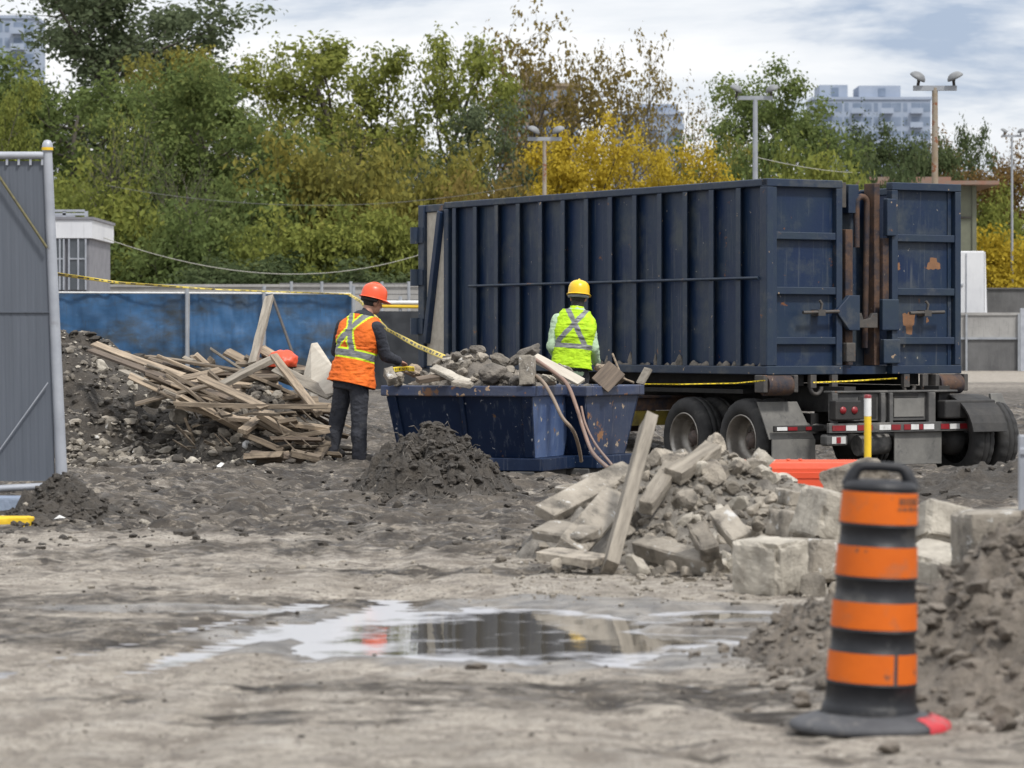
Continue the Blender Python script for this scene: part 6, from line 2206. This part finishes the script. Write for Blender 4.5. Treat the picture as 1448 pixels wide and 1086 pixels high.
def person(root_px, Y, label, fwd, J, cloth, widths, vest, hat, headtilt, seed, band):
    """J: joints as photo pixel and depth offset"""
    rp_ = P(root_px[0], root_px[1], Y)
    rp_.z = gz(rp_.x, rp_.y) if root_px[1] is None else rp_.z
    g = SF(rp_.x, rp_.y)
    e = empty('person', (rp_.x, rp_.y, g), label, 'person')
    org = Vector((rp_.x, rp_.y, g))
    j = {k: P(v[0], v[1], Y + v[2]) - org for k, v in J.items()}
    f = Vector((*fwd, 0)).normalized()
    r = Vector((f.y, -f.x, 0))
    mb, seg, lab = MB(), [], []

    def cap(a, b, r0, r1, nm):
        n0 = len(seg)
        capsule(mb, a, b, r0, r1, seg)
        lab.extend([nm] * (len(seg) - n0))
    up, low = cloth['top'], cloth['legs']
    for s_ in ('l', 'r'):
        cap(j['hip_' + s_], j['knee_' + s_], .098, .080, low)
        cap(j['knee_' + s_], j['ankle_' + s_], .080, .070, low)
        m = j['knee_' + s_].lerp(j['ankle_' + s_], .32) - f * .015
        cap(m, m.lerp(j['ankle_' + s_], .3), .076, .072, low)
        cap(j['sh_' + s_], j['el_' + s_], .070, .060, up)
        cap(j['el_' + s_], j['wr_' + s_], .059, .042, up)
    ax = (j['neck'] - j['pelvis'])
    L_ = ax.length
    up_v = ax.normalized()
    fr = (f - up_v * f.dot(up_v)).normalized()
    rt = fr.cross(up_v).normalized()
    if rt.dot(r) < 0:
        rt = -rt
    T = [(-.16, .165, .118), (-.04, .178, .128), (.10, .165, .122), (.28, .160, .115), (.50, .178, .122), (.68, .196, .126), (.80, .200, .115), (.88, .165, .095), (.95, .105, .080), (1.02, .065, .068)]
    wv, sp = widths
    n = 28

    def ring(t, a, b, grow=0):
        c = j['pelvis'] + ax * t - fr * .012 * math.sin(math.pi * min(max(t, 0), 1)) * 2
        return [c + rt * (a * wv + grow) * math.cos(2 * math.pi * k / n) * (1 if True else 0) + fr * (b * wv + grow) * math.sin(2 * math.pi * k / n) for k in range(n)], c
    vs, fs = [], []
    for (t, a, b) in T:
        vs += ring(t, a, b)[0]
    for i in range(len(T) - 1):
        for k in range(n):
            fs.append((i * n + k, i * n + (k + 1) % n, (i + 1) * n + (k + 1) % n, (i + 1) * n + k))
    fs += [tuple(range(n))[::-1], tuple(range((len(T) - 1) * n, len(T) * n))]
    mb.add(vs, fs, 0, True)
    for i in range(len(T) - 1):
        seg.append((np.array(j['pelvis'] + ax * T[i][0]), np.array(j['pelvis'] + ax * T[i + 1][0]), T[i][1] * .8, T[i + 1][1] * .8))
        lab.append(low if T[i + 1][0] <= .0 else up)
    for s_ in ('l', 'r'):
        cap(j['neck'] - up_v * .09 + (j['sh_' + s_] - j['neck']) * .35, j['sh_' + s_], .068, .066, up)
    # head: skull, jaw, nose, ears
    hd_ = j['head']
    hu = headtilt.normalized()
    hf = (Vector(cloth['look']) - hu * Vector(cloth['look']).dot(hu)).normalized()
    hr = hf.cross(hu).normalized()
    Rh = Matrix((hr, hf, hu)).transposed()
    cap(j['neck'] - up_v * .03, hd_ - hu * .05 - hf * .02, .060, .054, 'neck')
    n0 = len(seg)
    ellipsoid(mb, hd_ + hu * .02, (.076, .096, .105), Rh)
    ellipsoid(mb, hd_ - hu * .06 + hf * .03, (.056, .066, .062), Rh)
    seg.append((np.array(hd_ - hu * .06), np.array(hd_ + hu * .04), .085, .08))
    lab.append('skin')
    capsule(mb, hd_ + hf * .088 + hu * .012, hd_ + hf * .108 - hu * .028, .010, .015, seg)
    for s_ in (-1, 1):
        ellipsoid(mb, hd_ + hr * s_ * .078 - hf * .004 - hu * .012, (.012, .022, .033), Rh)
        ellipsoid(mb, hd_ + hr * s_ * .032 + hf * .082 + hu * .016, (.014, .012, .009), Rh)
    capsule(mb, hd_ + hf * .080 - hu * .058 - hr * .02, hd_ + hf * .080 - hu * .058 + hr * .02, .009, .009, seg)
    for s_ in ('l', 'r'):
        d = (j['hand_' + s_] - j['wr_' + s_])
        hand(mb, seg, j['wr_' + s_] + d.normalized() * .01, d, cloth['back_' + s_], .75, 1 if s_ == 'l' else -1)
    lab += ['skin'] * (len(seg) - len(lab))
    V, Nn, F_ = remesh(mb, .0075, 5)
    best = np.full(len(V), 1e9)
    who = np.zeros(len(V), int)
    names = sorted(set(lab))
    for (a, b, r0, r1), nm in zip(seg, lab):
        d = b - a
        t = np.clip(((V - a) @ d) / max(d @ d, 1e-9), 0, 1)
        q = np.linalg.norm(V - a - t[:, None] * d, axis=1) - (r0 + (r1 - r0) * t)
        m = q < best
        best[m] = q[m]
        who[m] = names.index(nm)
    soft = np.isin(who, [names.index(x) for x in names if x in (up, low)])
    fold = fbm(V * np.array([11., 11, 17]) + seed, 4, seed, .55, kind=1) * .008 + fbm(V * np.array([30., 30, 38]), 3, seed + 3) * .003
    V = V + Nn * (fold * soft)[:, None]
    cm = {'skin': SKIN, 'neck': CLOTH[cloth['neck']]}
    mats = [cm[x] if x in cm else CLOTH[x] for x in names]
    fm = who[F_[:, 0]]
    body = mesh_np('body', V, F_, mats, True, e, midx=fm)
    # boots
    for s_ in ('l', 'r'):
        a, t_ = j['ankle_' + s_].copy(), j['toe_' + s_].copy()
        mbb, sg = MB(), []
        gz_ = SF(org.x + a.x, org.y + a.y) - g
        a.z = gz_ + .10
        t_.z = gz_ + .048
        d = (t_ - a)
        d.z = 0
        d.normalize()
        heel = a - d * .045
        heel.z = gz_ + .045
        capsule(mbb, a + Vector((0, 0, .10)), a, .058, .055, sg)
        capsule(mbb, heel, t_, .044, .046, sg)
        capsule(mbb, a, t_.lerp(a, .35) + Vector((0, 0, .022)), .052, .042, sg)
        Vb, Nb, Fb = remesh(mbb, .008, 3)
        Vb[:, 2] = np.maximum(Vb[:, 2], gz_ + .012)
        mi = (Vb[Fb[:, 0], 2] < gz_ + .032).astype(int)
        mesh_np('boot', Vb, Fb, [CLOTH['boot'], CLOTH['sole']], True, e, midx=mi)
    # vest
    NT, NA = 110, 140
    ts = np.linspace(vest['hem'], .965, NT)
    ang = np.linspace(0, 2 * math.pi, NA, endpoint=False)
    tt = np.array([x[0] for x in T])
    aa = np.interp(ts, tt, [x[1] for x in T])
    bb = np.interp(ts, tt, [x[2] for x in T])
    for _ in range(3):
        aa = np.convolve(np.pad(aa, 6, 'edge'), np.ones(13) / 13, 'valid')
        bb = np.convolve(np.pad(bb, 6, 'edge'), np.ones(13) / 13, 'valid')
    V3 = np.zeros((NT, NA, 3))
    lat = np.zeros((NT, NA))
    for i, t in enumerate(ts):
        flare = .014 + .030 * max(0, 1 - (t - vest['hem']) / .42) + (.008 if t > .5 else 0)
        hemw = vest['hem'] - .0
        c = np.array(j['pelvis'] + ax * t - fr * .012 * math.sin(math.pi * min(max(t, 0), 1)) * 2)
        A = aa[i] * wv + flare
        B_ = bb[i] * wv + flare
        # squared-off section: flatter back than an ellipse
        ca, sa = np.cos(ang), np.sin(ang)
        k = 1 / (np.abs(ca) ** 2.5 + np.abs(sa) ** 2.5) ** (1 / 2.5)
        V3[i] = c + np.outer(ca * k * A, np.array(rt)) + np.outer(sa * k * B_, np.array(fr))
        lat[i] = ca * k * A
    back = (np.sin(ang) < .10)[None, :] & np.ones((NT, 1), bool)
    hgt = (ts[:, None] * L_) + np.zeros((1, NA))
    nn = V3 - V3.mean(axis=1, keepdims=True)
    nn /= np.linalg.norm(nn, axis=2, keepdims=True)
    wr = fbm(V3 * np.array([9., 9, 16]) + seed, 4, seed + 40, .55, kind=1) * .014 + fbm(V3 * 4 + seed, 2, seed + 44) * .016
    V3 = V3 + nn * wr[..., None]
    V3[..., 2] += (np.array(ts)[:, None] < vest['hem'] + .02) * fbm(V3 * 5, 2, seed + 50) * .012
    mi = np.zeros((NT - 1, NA), int)
    hc = (hgt[:-1] + hgt[1:]) / 2
    lc = lat[:-1]

    def bandm(dist, w):
        nonlocal mi
        if vest['trim']:
            mi = np.where((dist < w + vest['trim']) & (mi != 2), 1, mi)
        mi = np.where(dist < w, 2, mi)
    for (x0_, t0_, x1_, t1_) in vest['x']:
        z0_, z1_ = t0_ * L_, t1_ * L_
        dx, dz = x1_ - x0_, z1_ - z0_
        ln = math.hypot(dx, dz)
        dist = np.abs((lc - x0_) * dz - (hc - z0_) * dx) / ln
        ok = back[:1] & (hc > z1_ - .01)
        bandm(np.where(ok, dist, 9), vest['w'])
    for x_ in (-.11, .11):
        bandm(np.where(~back[:1] & (hc > vest['band'] * L_), np.abs(lc - x_), 9), vest['w'])
    bandm(np.abs(hc - vest['band'] * L_), vest['w'] * 1.08)
    i = np.arange(NT * NA).reshape(NT, NA)
    q = np.stack([i[:-1], np.roll(i[:-1], -1, 1), np.roll(i[1:], -1, 1), i[1:]], -1).reshape(-1, 4)
    vo = mesh_np('safety_vest', V3.reshape(-1, 3), q, [CLOTH[vest['col']], CLOTH['lime_trim'], CLOTH['silver']], True, e, midx=mi.reshape(-1))
    so = vo.modifiers.new('solid', 'SOLIDIFY')
    so.thickness = .006
    so.offset = 1
    # collar or hood
    c0 = j['neck'] - up_v * .045
    col = MB()
    ring_ = [c0 + (rt * math.cos(a) * .092 + fr * math.sin(a) * .088) + up_v * (.018 * -math.sin(a)) for a in np.linspace(0, 2 * math.pi, 25)]
    if cloth['hood']:
        col.tube(ring_, .036, 12)
        col.tube([c0 - fr * .05 + rt * x_ + up_v * (.02 - x_ * x_ * 3) for x_ in np.linspace(-.10, .10, 9)], [.03, .045, .052, .056, .058, .056, .052, .045, .03], 12)
        col.build('hood', CLOTH[up], e)
    else:
        ring2 = [c0 + up_v * z_ + (rt * math.cos(a) * r_ + fr * math.sin(a) * r_) for (z_, r_) in ((-.02, .098), (.03, .080), (.065, .074)) for a in np.linspace(0, 2 * math.pi, 24, endpoint=False)]
        col.add(ring2, [(i_ * 24 + k, i_ * 24 + (k + 1) % 24, (i_ + 1) * 24 + (k + 1) % 24, (i_ + 1) * 24 + k) for i_ in range(2) for k in range(24)], 0, True)
        col.build('collar', CLOTH[vest['col']], e).modifiers.new('solid', 'SOLIDIFY').thickness = .008
        MB().tube([j['neck'] - up_v * .01, j['neck'] + up_v * .05 + (hd_ - j['neck']) * .35], [.066, .068], 16).build('neck_scarf', CLOTH['hair'], e)
    # hair under the hat
    hb_ = MB()
    ellipsoid(hb_, hd_ + hu * .012 - hf * .012, (.081, .094, .088), Rh)
    Vh, Nh, Fh = remesh(hb_, .008, 2)
    rel = (Vh - np.array(hd_)) @ np.array(Rh)
    keepv = (rel[:, 1] < .035) & (rel[:, 2] > -.066 + .5 * np.maximum(rel[:, 1], -.06))
    Fh = Fh[keepv[Fh].all(axis=1)]
    mesh_np('hair', Vh + Nh * (fbm(Vh * 60, 2, 3) * .002)[:, None], Fh, CLOTH['hair'], True, e)
    # hard hat
    hc_ = hd_ + hu * .040
    Mh = Matrix.Translation(hc_) @ Matrix((hr, hf, hu)).transposed().to_4x4()
    ht = MB()
    prof = [(1.0, 0), (1.0, .02), (.985, .055), (.93, .09), (.80, .118), (.58, .138), (.30, .149), (.0, .152)]
    ht.lathe([(a * .125, z) for a, z in prof], 44, Mh @ Matrix.Diagonal((.92, 1.10, 1, 1)), 0, True,
             lambda jj, k: 1 + .018 * (abs(math.sin(k / 44 * 2 * math.pi * 2)) < .12) * (jj > 1))
    for off in (0,):
        rd = [Mh @ Vector((off, y_, .154 * math.sqrt(max(0, 1 - (y_ / .139) ** 2)) + .001)) for y_ in np.linspace(-.120, .120, 13)]
        ht.tube(rd, [.004] + [.011] * 11 + [.004], 8)
    hat_o = ht.build('hard_hat', CLOTH[hat], e)
    brim = MB()
    nb_ = 44
    vs = []
    for k in range(nb_):
        a = 2 * math.pi * k / nb_
        ca, sa = math.cos(a), math.sin(a)
        ext = .016 + .040 * max(0, sa) ** 1.6
        for (e_, z_) in ((0, .006), (ext, -.006 - .010 * max(0, sa)), (ext, -.010 - .010 * max(0, sa)), (0, -.004)):
            vs.append(Mh @ Vector(((.115 + e_) * ca, (.1375 + e_) * sa, z_)))
    brim.add(vs, [(4 * k + q_, 4 * k + (q_ + 1) % 4, 4 * ((k + 1) % nb_) + (q_ + 1) % 4, 4 * ((k + 1) % nb_) + q_) for k in range(nb_) for q_ in range(4)], 0, True)
    brim.build('brim', CLOTH[hat], hat_o)
    hb2 = [Mh @ Vector((.098 * math.cos(a), .112 * math.sin(a), -.028)) for a in np.linspace(math.pi * 1.02, math.pi * 1.98, 14)]
    MB().tube(hb2, .019, 10).build('hat_harness', CLOTH[band], hat_o)
    if hat == 'hat_orange':                     # pale worn lettering patch on the back left of the shell
        st = MB()
        for k in range(4):
            a = math.pi * (1.28 + .052 * k)
            b0 = a + .10
            q4 = []
            for (an, z_) in ((a, .072), (b0, .072), (b0, .090), (a, .090)):
                rr2 = .127 * (1 - .0 * z_) * (.99 - (z_ - .055) * 1.55)
                q4.append(Mh @ Vector((rr2 * .92 * math.cos(an), rr2 * 1.10 * math.sin(an), z_)))
            st.add(q4, [(0, 1, 2, 3)])
        st.build('worn_sticker', mat('worn_sticker', (.75, .55, .48), (.72, .3, .2), scale=40, rough=.6, bump=0), hat_o)
    return e


JO = {
    'pelvis': (497, 537, 0), 'neck': (517, 444, .06), 'head': (527, 427, .10),
    'hip_l': (487, 541, .07), 'knee_l': (476, 599, .10), 'ankle_l': (467, 645, .06), 'toe_l': (482, 656, .10),
    'hip_r': (508, 543, -.07), 'knee_r': (508, 599, -.10), 'ankle_r': (508, 646, -.12), 'toe_r': (532, 656, -.04),
    'sh_r': (533, 464, -.11), 'el_r': (545, 503, -.05), 'wr_r': (563, 511, .16), 'hand_r': (572, 514, .26),
    'sh_l': (485, 461, .17), 'el_l': (476, 496, .24), 'wr_l': (500, 520, .36), 'hand_l': (512, 522, .42),
}
person((492, 657), 32.0, 'worker in an orange vest and orange hard hat leaning over the end of the bin', (.52, .85), JO,
       {'top': 'hoodie', 'legs': 'jeans', 'neck': 'hoodie', 'look': (.85, .5, -.25), 'hood': True, 'back_l': (0, -.3, 1), 'back_r': (0, -.2, 1)},
       (1.10, 0), {'col': 'orange', 'hem': -.075, 'band': .36, 'w': .030, 'trim': .019, 'x': [(.10, 1.0, -.20, .36), (-.115, 1.0, .055, .36)]},
       'hat_orange', Vector((.22, .10, 1)), 5, 'hair')
YY = 34.0
JY = {
    'pelvis': (808, 522, 0), 'neck': (816, 436, .06), 'head': (818, 421, .09),
    'hip_l': (796, 528, .02), 'knee_l': (793, 584, .06), 'ankle_l': (791, 636, -.02), 'toe_l': (789, 645, .16),
    'hip_r': (820, 529, .02), 'knee_r': (823, 584, .06), 'ankle_r': (825, 637, -.02), 'toe_r': (829, 646, .16),
    'sh_l': (789, 453, .03), 'el_l': (781, 490, .00), 'wr_l': (791, 512, .26), 'hand_l': (797, 514, .36),
    'sh_r': (832, 455, .03), 'el_r': (839, 492, .0), 'wr_r': (843, 512, .24), 'hand_r': (846, 517, .34),
}
person((808, 640), YY, 'worker in a lime vest and yellow hard hat standing behind the bins, back turned', (.10, .99), JY,
       {'top': 'lime_sleeve', 'legs': 'trouser', 'neck': 'hair', 'look': (.12, .95, -.25), 'hood': False, 'back_l': (-.6, 0, 1), 'back_r': (.6, 0, 1)},
       (1.02, 0), {'col': 'lime', 'hem': .015, 'band': .36, 'w': .026, 'trim': 0, 'x': [(.13, 1.0, -.165, .40), (-.10, 1.0, .115, .40)]},
       'hat_yellow', Vector((.06, .10, 1)), 9, 'band_grey')
